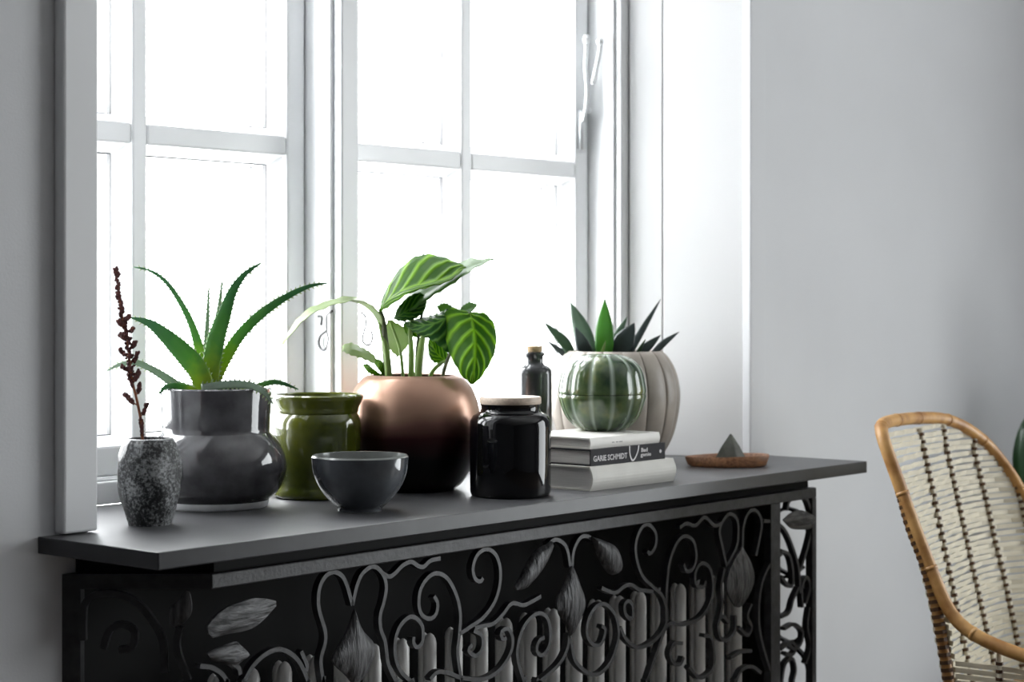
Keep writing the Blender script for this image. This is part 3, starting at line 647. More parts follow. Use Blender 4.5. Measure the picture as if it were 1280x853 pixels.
# beige ribbed pot
p, Z = at(769, 580); PU = (p, Z)
pp_ = tag(empty('flower_pot', p), 'beige ribbed stoneware pot holding the spiky succulent', 'pot')
prof = smoothprof([(48, 580), (58, 570), (72, 545), (80, 510), (80.5, 485), (75, 462), (66, 446), (60, 440)], 40)
def rib(a, r, z, n=16, d=.045): return r * (1 - d * (1 - abs(math.sin(n * a / 2)) ** 0.4))
o = lathe('pot_body', vessel_prof(prof, Z, 580, .005, .5), p, 'beige', pp_, 320, fn=rib)
at_ = o.data.attributes.new('ridge', 'FLOAT', 'POINT')
for i, v in enumerate(o.data.vertices): at_.data[i].value = max(0, 1 - abs(math.sin(8 * math.atan2(v.co.y, v.co.x))) / .16)
nt = M['beige'].node_tree; bs = nt.nodes['Principled BSDF']; lk = bs.inputs['Base Color'].links[0].from_socket
an = nt.nodes.new('ShaderNodeAttribute'); an.attribute_name = 'ridge'; mx = nt.nodes.new('ShaderNodeMix'); mx.data_type = 'RGBA'; mx.inputs[7].default_value = (.13, .10, .08, 1)
nt.links.new(an.outputs['Fac'], mx.inputs[0]); nt.links.new(lk, mx.inputs[6]); nt.links.new(mx.outputs[2], bs.inputs['Base Color'])
soil(pp_, p, 57 * Z / F, (580 - 446) * Z / F)

# ================================================================== BOOKS
def book(name, x0, x1, y0, y1, z0, z1, rot, cover, label, rounded=0.0, board=.0025, ov=.003):
    """spine faces the room (y0), head edge faces x0"""
    c = Vector(((x0 + x1) / 2, (y0 + y1) / 2, z0)); root = tag(empty(name, c), label, 'book', 'stacked books')
    q = MB(); h = z1 - z0
    n = 8
    sp = [(y0 - rounded * math.sin(math.pi * k / n), z0 + h * k / n) for k in range(n + 1)]
    si = [(y0 + board - rounded * math.sin(math.pi * k / n), z0 + board + (h - 2 * board) * k / n) for k in range(n + 1)]
    prof = sp + [(y1, z1), (y1, z1 - board)] + si[::-1] + [(y1, z0 + board), (y1, z0)]
    N_ = len(prof); vs = [(x0, a, b) for a, b in prof] + [(x1, a, b) for a, b in prof]
    fs = [(i, (i + 1) % N_, N_ + (i + 1) % N_, N_ + i) for i in range(N_)]
    # caps: quads between outer and inner outline
    def cap(o):
        f = []
        for k in range(n): f.append((o + k, o + k + 1, o + N_ - 3 - (k + 1), o + N_ - 3 - k))
        f.append((o + n, o + n + 1, o + n + 2, o + n + 3)); f.append((o, o + N_ - 3, o + N_ - 2, o + N_ - 1)); return f
    fs += cap(0) + cap(N_)
    q.add(vs, fs); parts = [q.build('cover', cover, root)]
    pg = MB(); pr = [(a + .0003, b) for a, b in si] + [(y1 - ov, z1 - board), (y1 - ov, z0 + board)]; K = len(pr)
    pg.add([(x0 + ov, a, b) for a, b in pr] + [(x1 - ov, a, b) for a, b in pr], [tuple(range(K)), tuple(range(K, 2 * K))] + [(i, (i + 1) % K, K + (i + 1) % K, K + i) for i in range(K)])
    parts.append(pg.build('page_block', 'paper', root))
    return root
EXT = []
def text_mesh(name, body, size, loc_fn, parent, material):
    cu = bpy.data.curves.new(name, 'FONT'); cu.body = body; cu.size = size; cu.extrude = .00015; cu.offset = size * .018; cu.resolution_u = 2
    t = bpy.data.objects.new(name, cu); COL.objects.link(t); dg = bpy.context.evaluated_depsgraph_get()
    me = bpy.data.meshes.new_from_object(t.evaluated_get(dg)); bpy.data.objects.remove(t)
    me.materials.clear(); me.materials.append(M[material]); me.name = name
    o = bpy.data.objects.new(name, me); COL.objects.link(o); return o
b1 = book('book', 0.842, 1.052, -.172, -.016, TT, TT + .0355, 0, 'cream', 'thick cream book with rounded spine at the bottom of the stack', .006)
b2 = book('book', 0.850, 1.036, -.168, -.018, TT + .0355, TT + .0600, 0, 'greycover', 'book with charcoal spine and pale lettering in the middle of the stack', 0)
b3 = book('book', 0.853, 1.027, -.163, -.022, TT + .0600, TT + .0765, 0, 'whitecover', 'thin white book on top of the stack under the green gourd jar', .002)
def on_spine(o, x, z, xs, zs, parent, y=-.1684):
    bb = [v.co for v in o.data.vertices]; mx_ = max(v.x for v in bb); mn_ = min(v.x for v in bb); my_ = min(v.y for v in bb); My_ = max(v.y for v in bb)
    S = Matrix.Diagonal((xs / (mx_ - mn_), zs / (My_ - my_), 1, 1))
    o.data.transform(S @ Matrix.Translation((-mn_, -my_, 0))); o.data.transform(Matrix.Rotation(math.radians(90), 4, 'X')); o.data.transform(Matrix.Translation((x, y, z)))
    o.parent = parent; o.matrix_parent_inverse = Matrix.Translation(-parent.location)
zt = TT + .0355
on_spine(text_mesh('lettering', 'GARIE SCHMIDT', .01, None, None, 'print'), 0.8555, zt + .0065, .083, .0085, b2)
on_spine(text_mesh('lettering', 'Bad', .01, None, None, 'print'), 0.974, zt + .0135, .016, .0062, b2)
on_spine(text_mesh('lettering', 'genie', .01, None, None, 'print'), 0.972, zt + .0050, .027, .0072, b2)
q = MB(); q.strap(cr([(0.9435, -.1686, zt + .0245), (0.9445, -.1686, zt + .012), (0.949, -.1686, zt + .004), (0.953, -.1686, zt + .0026), (0.958, -.1686, zt + .006), (0.965, -.1686, zt + .016), (0.967, -.1686, zt + .0245)], 24), (0, -1, 0), .0026, .0006); q.build('printed_loop', 'print', b2)
q = MB(); q.tube([(1.0235, -.1685, zt + .012), (1.0235, -.1681, zt + .012)], .0028, 8); q.build('printed_mark', 'print', b2)
q = MB()
for x, wd in ((0.905, .006), (0.915, .005), (0.922, .009)): q.box(x, x + wd, -.1652, -.1640, TT + .0668, TT + .0684)
q.build('printed_line', 'greyprint', b3)
# ------------------------------------------------------------------ green gourd jar on the books
p, Z = at(753, 538.2, TT + .0765)
gj = tag(empty('gourd_jar', p), 'green ribbed gourd shaped lidded jar standing on the books', 'jar')
def gourd_half(name, prof):
    n = 12
    def f(a, r, z): return r * (1 - .050 * (1 - abs(math.sin(n * a / 2 + .89)) ** 0.6))
    o = lathe(name, prof, p, 'gourd', gj, 240, fn=f)
    at_ = o.data.attributes.new('ridge', 'FLOAT', 'POINT')
    for i, v in enumerate(o.data.vertices):
        a = math.atan2(v.co.y, v.co.x); s_ = abs(math.sin(n * a / 2 + .89)); at_.data[i].value = max(0, 1 - s_ / .42) ** .8 * (0.9 if name == 'lid' else .55)
    return o
allp = smoothprof(pxprof([(26, 540), (36, 534), (47, 521), (54.5, 500), (55, 488), (50, 465), (39, 452), (22, 445.5), (6, 445), (0, 446)], Z, 540), 46)
zm = (540 - 494) * Z / F
low = [q for q in allp if q[1] < zm - .0008]; hi = [q for q in allp if q[1] > zm + .0008]
lathe_low = gourd_half('jar_body', [(0, 0)] + low + [(low[-1][0] - .001, zm - .0005), (low[-1][0] - .005, zm - .0005), (0, zm - .0005)])
gourd_half('lid', [(0, zm + .0001), (hi[0][0] - .006, zm + .0001), (hi[0][0] - .001, zm + .0004)] + hi)
# ------------------------------------------------------------------ wooden tray and stone
p, Z = at(909, 583); A = RGT; B = FWD
vs = []; fs = []; K = 40
def tray_r(a):
    c, s_ = math.cos(a), math.sin(a)
    return (.071 * c * (1.0 if c > 0 else 1.0), .046 * s_ * (1 - .28 * max(0, -c) ** 1.5))
rings = [(.0, .0), (.86, .0), (.93, .003), (1.0, .016), (.985, .0185), (.90, .0175), (.80, .008), (.0, .007)]
for (s_, z) in rings:
    for k in range(K):
        a, b = tray_r(2 * math.pi * k / K); a *= s_; b *= s_
        vs.append(p + A * a + B * b + UP * (z * (1 + .10 * (a / .071))))
for i in range(len(rings) - 1):
    for k in range(K): fs.append((i * K + k, i * K + (k + 1) % K, (i + 1) * K + (k + 1) % K, (i + 1) * K + k))
tr = tag(centre(obj('wooden_dish', vs, fs, 'tray', smooth=True)), 'shallow oval reddish wooden dish holding a small stone', 'dish'); tr.data.set_sharp_from_angle(angle=math.radians(45))
c = p + A * .005 + UP * .0078; q = MB()
tri = [c + A * -.030 + B * -.006, c + A * .010 + B * -.020, c + A * .030 + B * .002, c + A * .004 + B * .022]
ap = [c + A * .001 + B * .000 + UP * .050, c + A * .006 + UP * .047]
q.add(tri + [t.lerp(ap[0], .5) + (t - c) * .06 for t in tri] + [ap[0]], [(3, 2, 1, 0)] + [(i, (i + 1) % 4, 4 + (i + 1) % 4, 4 + i) for i in range(4)] + [(4 + i, 4 + (i + 1) % 4, 8) for i in range(4)])
tag(centre(q.build('pyramid_stone', 'stone', bevel=.002)), 'small grey green pyramid stone lying in the wooden dish', 'stone')

# ================================================================== PLANTS
# dried spike in the speckled vase
p, Z = VASE
ds = tag(empty('dried_flower_spike', P(182, 600, Z)), 'dried red brown seed spike standing in the speckled vase', 'dried flower')
main = cr([P(x, y, Z + dz) for x, y, dz in ((184, 610, 0), (178, 547, .0), (176, 525, 0), (171, 500, .0), (165, 475, .0), (162, 450, 0), (158, 420, 0), (153, 395, .0), (148, 365, 0), (145, 333, 0))], 60)
m = MB(); m.tube(main, lerpl([.0022, .002, .0016, .0012, .0007], 60), 6)
random.seed(11)
sm = MB()
def seeds(path, rad, cnt, r0, r1):
    for i in range(cnt):
        q_ = path[int(random.random() * (len(path) - 1))]
        d = Vector((random.gauss(0, 1), random.gauss(0, 1), random.gauss(0, .8))).normalized() * rad * random.uniform(.4, 1)
        sm.ball(q_ + d, random.uniform(r0, r1), 5, 4, axis=d + Vector((0, 0, .004)), stretch=1.25)
seeds(main[40:], .0036, 170, .0011, .0022); seeds(main[28:42], .0055, 110, .0011, .0023); seeds(main[14:20], .0022, 50, .0012, .0023)
for (x0, y0, x1, y1, n) in ((175, 522, 184, 504, 16), (173, 508, 155, 492, 20), (169, 496, 175, 478, 16), (168, 490, 160, 466, 16), (166, 478, 174, 462, 14), (164, 462, 152, 458, 10), (163, 455, 172, 440, 12), (162, 446, 148, 436, 12), (160, 436, 170, 426, 12), (159, 425, 150, 418, 12), (157, 415, 166, 410, 10), (156, 408, 146, 400, 12), (154, 400, 162, 394, 10)):
    br = cr([P(x0, y0, Z), P((x0 + x1) / 2 + 1, (y0 + y1) / 2 + 2, Z + random.uniform(-.006, .006)), P(x1, y1, Z + random.uniform(-.01, .01))], 10)
    m.tube(br, .0008, 5); seeds(br[3:], .0024, n * 3, .0011, .0022)
m.build('stalk', 'drystem', ds, smooth=True)
tag(sm.build('seed_cluster', 'seed', ds, smooth=True), None, None, None, 'stuff')

def spike_leaf(path, widths, material, parent, thick=.30, teeth=0.0, n=30, face=None, name='leaf', concave=.35):
    """fleshy leaf: crescent section swept along path (root first), optional saw teeth on both edges"""
    pth = cr(path, n); ws = lerpl(widths, n); q = MB(); S = 10; uv = []
    view = Vector(face).normalized() if face else -FWD
    base = 0; rows = []
    for i, c in enumerate(pth):
        t = (pth[min(i + 1, n - 1)] - pth[max(i - 1, 0)]).normalized(); wd = t.cross(view).normalized(); nr = wd.cross(t).normalized()
        w2 = max(ws[i], .0006) / 2; ring = []
        for k in range(S):
            a = 2 * math.pi * k / S; x = math.cos(a); y = math.sin(a)
            th = ws[i] * thick
            yy = (y * th * .5 if y < 0 else y * th * .5 - 0) + (x * x - .5) * th * concave
            q.v.append(c + wd * x * w2 + nr * yy); ring.append(len(q.v) - 1)
        rows.append((c, wd, nr, t, w2))
    for i in range(n - 1):
        for k in range(S): q.f.append((i * S + k, i * S + (k + 1) % S, (i + 1) * S + (k + 1) % S, (i + 1) * S + k))
    q.f.append(tuple(range(S))[::-1]); q.f.append(tuple((n - 1) * S + k for k in range(S)))
    o = q.build(name, material, parent, smooth=True)
    at_ = o.data.attributes.new('along', 'FLOAT', 'POINT'); at_.data.foreach_set('value', [i / (n - 1) for i in range(n) for k in range(S)])
    if teeth > 0:
        tq = MB(); L = sum((pth[i + 1] - pth[i]).length for i in range(n - 1)); cnt = int(L / .0065)
        for s_ in (-1, 1):
            for j in range(cnt):
                x = (j + .5 + .25 * s_) / cnt * (n - 1) * .97; i = min(int(x), n - 2); f = x - i
                c, wd, nr, t, w2 = rows[i]; c2, wd2, nr2, t2, w22 = rows[i + 1]; c = c.lerp(c2, f); ww = w2 + (w22 - w2) * f
                e = c + wd * s_ * ww * .97 + nr * ww * .18; tip = e + wd * s_ * teeth * random.uniform(.7, 1.2) + t * teeth * .6 + nr * teeth * .3
                tq.add([e - t * teeth * .45 - nr * teeth * .25, e + t * teeth * .45 - nr * teeth * .25, e + nr * teeth * .35, tip], [(0, 1, 2), (0, 1, 3), (1, 2, 3), (2, 0, 3)])
        tag(tq.build('thorns', 'thorn', o), None, None, None, 'stuff')
    return o
# aloe
p, Z = AL
al = tag(empty('aloe_plant', P(262, 492, Z)), 'green aloe with toothed fleshy leaves in the grey pot', 'plant')
def PX(pts, Z0): return [P(x, y, Z0 + (d[0] if d else 0)) for x, y, *d in pts]
k = Z / F
ALOE = [
 ([(257, 494), (253, 475), (244, 458), (226, 438), (206, 419), (186, 404), (163, 397)], [24, 25, 26, 23, 17, 10, 1.5], 'aloe', -.02, 1.0),
 ([(258, 490), (254, 462), (248, 432), (238, 402), (222, 372), (205, 350), (186, 338), (167, 334)], [13, 13, 12, 9, 7, 5.5, 4, 1.5], 'aloe', .03, .9),
 ([(262, 492), (264, 460), (270, 425), (281, 392), (291, 364), (306, 343), (326, 329)], [22, 23, 23, 19, 13, 8, 1.5], 'aloe', -.005, 1.0),
 ([(264, 492), (270, 473), (283, 446), (301, 418), (326, 393), (355, 373), (385, 358.5), (409, 354)], [14, 15, 15, 13, 11.5, 9, 6, 1.5], 'aloe', .012, 1.0),
 ([(266, 480), (269, 420), (274, 385), (278, 350)], [8, 8, 6, 1.5], 'aloegrey', .045, .9),
 ([(258, 480), (258, 430), (260, 390), (261, 357)], [7, 7, 5, 1.5], 'aloegrey', .05, .9),
 ([(250, 490), (222, 482), (208, 473), (190, 462), (170, 453.5), (150, 456), (133, 464)], [11, 11, 11, 9, 7.5, 5.5, 1.5], 'aloegrey', .025, .9),
 ([(245, 490), (233, 486), (217, 482.5), (206, 485), (199, 493)], [9, 9, 8, 6, 1.5], 'aloe', -.055, .9),
 ([(252, 486), (285, 481), (310, 482), (328, 489), (341, 505)], [11, 10, 10, 8, 1.5], 'aloegrey', -.060, 1.2),
 ([(300, 490), (320, 484), (340, 478), (355, 480), (373, 487)], [7, 7, 6.5, 5, 1.2], 'aloe', -.01, .8),
]
random.seed(5)
for pts, ws, mt_, dz, te in ALOE:
    N_ = len(pts)
    path = [P(x, y, Z + dz * (0.35 + .65 * i / (N_ - 1))) for i, (x, y) in enumerate(pts)]
    fc = -FWD + UP * .15 + RGT * random.uniform(-.15, .15)
    spike_leaf(path, [w_ * k for w_ in ws], mt_, al, .34, .0036 * te, 34, fc)
# spiky succulent in beige pot
p, Z = PU; k = Z / F
ag = tag(empty('spiky_succulent', P(765, 446, Z)), 'spiky dark green succulent in the beige ribbed pot', 'plant')
AG = [((715, 446), (705, 428), (680, 403), 14, 'agave', .0), ((738, 446), (727, 412), (713.5, 378), 25, 'agave', .01), ((736, 446), (728, 430), (719, 409), 18, 'agavedark', -.03),
      ((755, 446), (756, 415), (756, 374), 24, 'agavegreen', -.02), ((766, 440), (772, 420), (784, 396), 12, 'agave', .03), ((772, 446), (780, 428), (793, 404), 28, 'agavedark', -.01),
      ((785, 446), (802, 414), (826, 374), 9, 'agavedark', .02), ((797, 444), (811, 432), (826, 419), 12, 'agavedark', -.02), ((815, 444), (830, 429), (849, 415), 9, 'agavedark', .0),
      ((795, 446), (800, 436), (807, 424), 6, 'agave', -.03), ((714, 448), (699, 438), (684, 426), 8, 'agavedark', .01), ((751, 446), (754, 436), (757, 426), 6, 'paleleaf', -.045)]
for a, b, c, wd, mt_, dz in AG:
    path = [P(a[0], a[1], Z + dz * .4), P(b[0], b[1], Z + dz * .8), P(c[0], c[1], Z + dz)]
    spike_leaf(path, [wd * k * q_ for q_ in (.8, .95, 1.0, .92, .7, .4, .03)], mt_, ag, .3, 0, 22, -FWD + RGT * random.uniform(-.5, .5))
# broad leaved plant in copper pot
p, Z = CO; k = Z / F
ca = tag(empty('prayer_plant', P(518, 478, Z)), 'broad leaved green plant with pale veins in the copper pot', 'plant')
def blade(left, mid, right, material, n=22, m_=6, bulge=0.0):
    A_, B_, C_ = [cr([P(x, y, Z + dz) for x, y, dz in q], n) for q in (left, mid, right)]
    vs = []; uv = []; fs = []
    W = 2 * m_ + 1
    for i in range(n):
        for j in range(-m_, m_ + 1):
            t = abs(j) / m_; e = A_[i] if j < 0 else C_[i]
            pt = B_[i].lerp(e, t); nr = -FWD
            pt = pt + nr * bulge * math.sin(math.pi * t) * math.sin(math.pi * i / (n - 1)) + UP * .0012 * math.sin(i * 2.3) * t
            vs.append(pt); uv.append((i / (n - 1), 0.5 + j / m_ * .5))
    for i in range(n - 1):
        for j in range(W - 1): fs.append((i * W + j, i * W + j + 1, (i + 1) * W + j + 1, (i + 1) * W + j))
    o = obj('leaf', vs, fs, material, ca, True, uvs=uv)
    so = o.modifiers.new('thickness', 'SOLIDIFY'); so.thickness = .0007; so.offset = 0
    return o
# top leaf: upper half seen, lower half folding down
blade([(475, 386, .0), (478, 372, .03), (488, 352, .05), (503, 333, .055), (522, 319.5, .055), (543, 319, .05), (562, 325, .04), (582, 333, .02)],
      [(474, 388, -.01), (487, 374, -.012), (509, 361, -.012), (535, 354, -.01), (560, 348, .0), (582, 333.5, .02)],
      [(476, 390, -.015), (490, 381, -.03), (512, 367, -.035), (537, 359, -.03), (562, 351, -.015), (583, 334, .02)], 'calathea', bulge=.006)
# long leaf behind, tip to the right
blade([(492, 398, .03), (508, 372, .05), (532, 350, .06), (560, 337, .06), (585, 324, .05), (603, 324, .04), (618, 323, .03)],
      [(492, 398, .03), (512, 381, .025), (538, 364, .02), (565, 347, .02), (590, 334, .025), (618, 323.5, .03)],
      [(492, 399, .03), (515, 388, .005), (540, 371, .0), (566, 355, .0), (590, 338, .012), (618, 324, .03)], 'underleaf', bulge=.004)
# lobe hanging from that leaf
blade([(493, 398, .02), (497, 385, .02), (510, 372, .02), (524, 366, .02), (534, 372, .02)], [(493, 399, .015), (505, 391, .01), (515, 385, .01), (525, 378, .01), (534, 372, .02)],
      [(493, 400, .01), (505, 402, .0), (520, 398, .0), (531, 388, .005), (534, 373, .02)], 'calatheadark')
# big leaf hanging at the right
blade([(587, 391, -.03), (572, 386, -.03), (557, 390, -.02), (556, 415, -.02), (562, 441, -.03), (570, 457, -.04), (578, 471, -.045), (589, 480, -.05)],
      [(587, 391, -.035), (591, 405, -.048), (593.5, 422, -.056), (594, 440, -.06), (593, 460, -.06), (590, 480, -.052)],
      [(587, 391, -.03), (604, 391, -.03), (616, 402, -.03), (620.5, 420, -.035), (618, 442, -.04), (608, 462, -.045), (598, 476, -.05), (591, 480.5, -.052)], 'calathea', bulge=.004)
# darker leaf folded towards the left
blade([(560, 386, -.01), (548, 392, -.0), (530, 397, .01), (515, 400, .015), (504, 405, .02)], [(562, 394, -.02), (550, 402, -.025), (535, 406, -.02), (519, 407, -.0), (504, 406, .02)],
      [(563, 444, -.02), (550, 433, -.02), (535, 423, -.015), (521, 418, -.005), (505, 407, .02)], 'calatheadark', bulge=.005)
blade([(506, 402, .02), (505, 410, .015), (509, 419, .01), (520, 422, .01), (531, 419, .01)], [(508, 402, .018), (512, 409, .01), (518, 412, .01), (525, 415, .01), (531, 419, .01)], [(510, 402, .018), (518, 404, .01), (525, 408, .01), (530, 413, .01), (531, 419, .01)], 'calathea')
# leaf tips showing behind
blade([(546, 383, .03), (556, 379, .03), (566, 384, .03), (575, 392, .03)], [(546, 383, .03), (556, 386, .03), (565, 389, .03), (575, 392, .03)], [(546, 384, .03), (552, 392, .03), (562, 395, .03), (575, 393, .03)], 'underleaf')
blade([(572, 392, .02), (578, 383, .03), (588, 378, .04), (597, 381, .04)], [(572, 392, .02), (582, 388, .03), (590, 384, .035), (597, 381, .04)], [(572, 393, .02), (584, 393, .02), (592, 388, .03), (597, 382, .04)], 'underleaf')
# long arching leaf at the left, seen edge on
blade([(476, 412, .02), (471, 392, .03), (462, 380, .04), (448, 372, .04), (430, 371, .04), (408, 377, .03), (386, 386, .02), (369, 402, .01), (352, 430, .0)],
      [(476, 413, .015), (469, 397, .0), (458, 385, .0), (444, 378, .0), (428, 376, .0), (407, 381, .0), (386, 390, .0), (370, 405, .0), (353, 430, .0)],
      [(477, 413, .015), (478, 398, -.02), (470, 386, -.03), (452, 376, -.03), (430, 378, -.03), (407, 385, -.02), (388, 394, -.02), (373, 408, -.01), (354, 431, .0)], 'paleleaf', bulge=.002)
# pale leaves low at the left, and behind the stalks
blade([(479, 460, .02), (465, 442, .02), (448, 432, .03), (436, 429, .03), (428, 433, .03)], [(479, 461, .02), (464, 448, .01), (450, 440, .01), (438, 437, .01), (428, 436, .02)], [(479, 462, .02), (463, 453, .0), (448, 447, .0), (436, 443, .0), (428, 439, .01)], 'paleleaf')
blade([(485, 400, .03), (480, 415, .04), (483, 432, .04), (496, 446, .04)], [(487, 400, .03), (493, 415, .035), (496, 430, .035), (497, 446, .04)], [(489, 400, .03), (508, 412, .03), (511, 430, .03), (498, 446, .04)], 'paleleaf')
blade([(478, 470, .0), (468, 462, .0), (459, 455, .0), (453, 457, .0)], [(478, 470, -.01), (470, 464, -.01), (462, 460, -.01), (454, 457, .0)], [(478, 471, .0), (468, 469, -.01), (460, 466, -.01), (454, 458, .0)], 'calathea')
blade([(479, 470, .0), (470, 458, .0), (470, 450, .0), (475, 450, .0)], [(479, 470, -.01), (474, 461, -.01), (473, 455, -.01), (475, 450, .0)], [(480, 470, .0), (480, 460, -.01), (479, 454, -.01), (476, 450, .0)], 'calathea')
blade([(560, 452, .0), (548, 455, .0), (538, 448, .01), (535, 432, .01), (537, 424, .01)], [(560, 452, -.01), (551, 447, -.005), (545, 440, -.005), (541, 432, .0), (537, 424, .01)], [(561, 452, .0), (560, 442, .0), (553, 434, .0), (545, 427, .0), (538, 423, .01)], 'calathea')
def stalk(pts, rs, mt_):
    q = MB(); n = 16; q.tube(cr([P(x, y, Z + d) for x, y, d in pts], n), lerpl([r * k for r in rs], n), 8); q.build('stalk', mt_, ca, smooth=True)
stalk([(485, 478, 0), (484, 455, 0), (481, 425, 0), (479, 400, 0), (475, 387, -.01)], [6, 5.2, 4.6, 3.4, 2.2], 'darkstem')
stalk([(486, 478, -.01), (483, 440, -.01), (478, 420, 0), (474, 402, .0)], [4.5, 4.2, 3.4, 2], 'stem')
stalk([(504, 478, 0), (502, 450, .01), (498, 430, .02), (488, 404, .03)], [2.4, 2.2, 2, 1.5], 'stem')
stalk([(514, 478, 0), (514, 440, 0), (513, 410, .01), (520, 385, .015)], [4, 3.6, 3, 2], 'stem')
stalk([(522, 478, -.01), (524, 450, -.01), (528, 425, -.01), (533, 405, .0)], [5, 4.6, 4, 2], 'stem')
stalk([(520, 478, .01), (521, 440, .01), (526, 400, .01), (530, 375, .015)], [2, 2, 1.8, 1.5], 'darkstem')
stalk([(536, 478, 0), (540, 466, 0), (550, 455, -.005), (560, 450, -.01)], [2.6, 2.5, 2.4, 1.5], 'stem')
stalk([(552, 478, 0), (555, 464, -.01), (560, 448, -.02), (575, 415, -.03), (587, 391, -.035)], [2.2, 2.2, 2, 1.8, 1.6], 'darkstem')

# ================================================================== RATTAN CHAIR
C0 = P(1100, 533, 3.05)
a_ = math.radians(30)
cf = (math.cos(a_) * RGT - math.sin(a_) * FWD); cl_ = (math.sin(a_) * RGT + math.cos(a_) * FWD)
def CH(l, f, z): q_ = C0 + cl_ * l + cf * f; return Vector((q_.x, q_.y, z))
ch = tag(empty('rattan_armchair', CH(.27, .25, 0)), 'honey coloured rattan armchair with pale woven back beside the window', 'chair')
RIM = [(-.06, .52, .47), (-.06, .46, .50), (-.055, .36, .522), (-.05, .2425, .544), (-.04, .165, .567), (-.03, .123, .598), (-.022, .09, .66), (-.015, .057, .735), (-.008, .03, .80), (-.004, .008, .855), (.018, -.004, .876), (.07, -.014, .880), (.13, -.02, .880), (.25, -.025, .877), (.36, -.015, .871),
       (.426, 0, .857), (.48, .015, .835), (.5225, .03, .8076), (.545, .06, .76), (.553, .08, .72), (.57, .11, .65), (.58, .15, .59), (.59, .24, .545), (.60, .36, .52), (.60, .46, .50), (.60, .52, .47)]
rim = cr([CH(*q) for q in RIM], 110); q = MB(); q.tube(rim, .0105, 12); o = q.build('rim', 'rattan', ch, smooth=True)
for i in range(7, 102, 7):
    q = MB(); q.tube([rim[i], rim[i].lerp(rim[i + 1], .35)], .0112, 12); q.build('node_ring', 'rattan', o, smooth=True)
def edges(z):
    """left and right limits of the back shell at height z, and the forward offset there"""
    def interp(lst):
        for (z0, a, f0), (z1, b, f1) in zip(lst, lst[1:]):
            if z0 <= z <= z1: t = (z - z0) / (z1 - z0); return a + (b - a) * t, f0 + (f1 - f0) * t
        return (lst[0][1], lst[0][2]) if z < lst[0][0] else (lst[-1][1], lst[-1][2])
    Lf = interp([(.40, -.02, .135), (.488, -.02, .129), (.598, -.028, .118), (.66, -.022, .09), (.735, -.015, .057), (.80, -.008, .03), (.855, -.002, .008), (.876, .03, -.004)])
    Rf = interp([(.40, .56, .135), (.488, .56, .129), (.598, .575, .135), (.65, .57, .11), (.72, .553, .08), (.76, .545, .06), (.8076, .5225, .03), (.835, .48, .015), (.857, .426, 0), (.871, .36, -.015)])
    return Lf, Rf
def fcen(z): return -.022 + (.88 - z) * .22
def back(l, z):
    (l0, f0), (l1, f1) = edges(z); t = (l - l0) / max(1e-6, l1 - l0); t = min(1, max(0, t)); e = (2 * t - 1) ** 4
    return CH(l, fcen(z) * (1 - e) + (f0 * (1 - t) + f1 * t) * e, z)
zz = .405; strand = 0
random.seed(9)
while zz < .868:
    (l0, _), (l1, _) = edges(zz); n = 16; q = MB()
    for s_ in range(1):
        path = []
        for i in range(n + 1):
            l = l0 + (l1 - l0) * i / n; b_ = back(l, zz + .0014 * math.sin(l * 9 + strand)); path.append(b_ + cf * (.0025 if (i + strand) % 2 else -.0015))
        base = len(q.v); hw = .0040
        for pt in path:
            q.v += [pt + UP * hw + cf * .0006, pt - UP * hw + cf * .0006, pt - UP * hw - cf * .0012, pt + UP * hw - cf * .0012]
        for i in range(n):
            for j in range(4): q.f.append((base + i * 4 + j, base + i * 4 + (j + 1) % 4, base + (i + 1) * 4 + (j + 1) % 4, base + (i + 1) * 4 + j))
        q.f.append((base, base + 1, base + 2, base + 3)); q.f.append(tuple(base + n * 4 + j for j in (3, 2, 1, 0)))
    q.build('cane_strand', 'cane', ch); zz += random.uniform(.0088, .0102) if zz < .78 else random.uniform(.0095, .0135); strand += 1
for lt, lb in ((.13, .10), (.245, .235), (.36, .37), (.47, .48), (.54, .555)):
    pts = []
    for i in range(40):
        z = .40 + (.885 - .40) * i / 39; l = lb + (lt - lb) * i / 39
        (l0, _), (l1, _) = edges(z)
        if z < .872 and l0 - .004 < l < l1 + .004: pts.append(back(l, z) + cf * .003)
    if lt == .13: continue
    q = MB(); q.tube(pts, .0042, 7); rb = q.build('rib', 'cane', ch, smooth=True)
    q = MB(); L = sum((pts[i + 1] - pts[i]).length for i in range(len(pts) - 1)); den = cr(pts, int(L / .0125))
    for i in range(len(den) - 1): q.tube([den[i], den[i].lerp(den[i + 1], .42)], .0058, 7)
    q.build('binding', 'binding', rb)
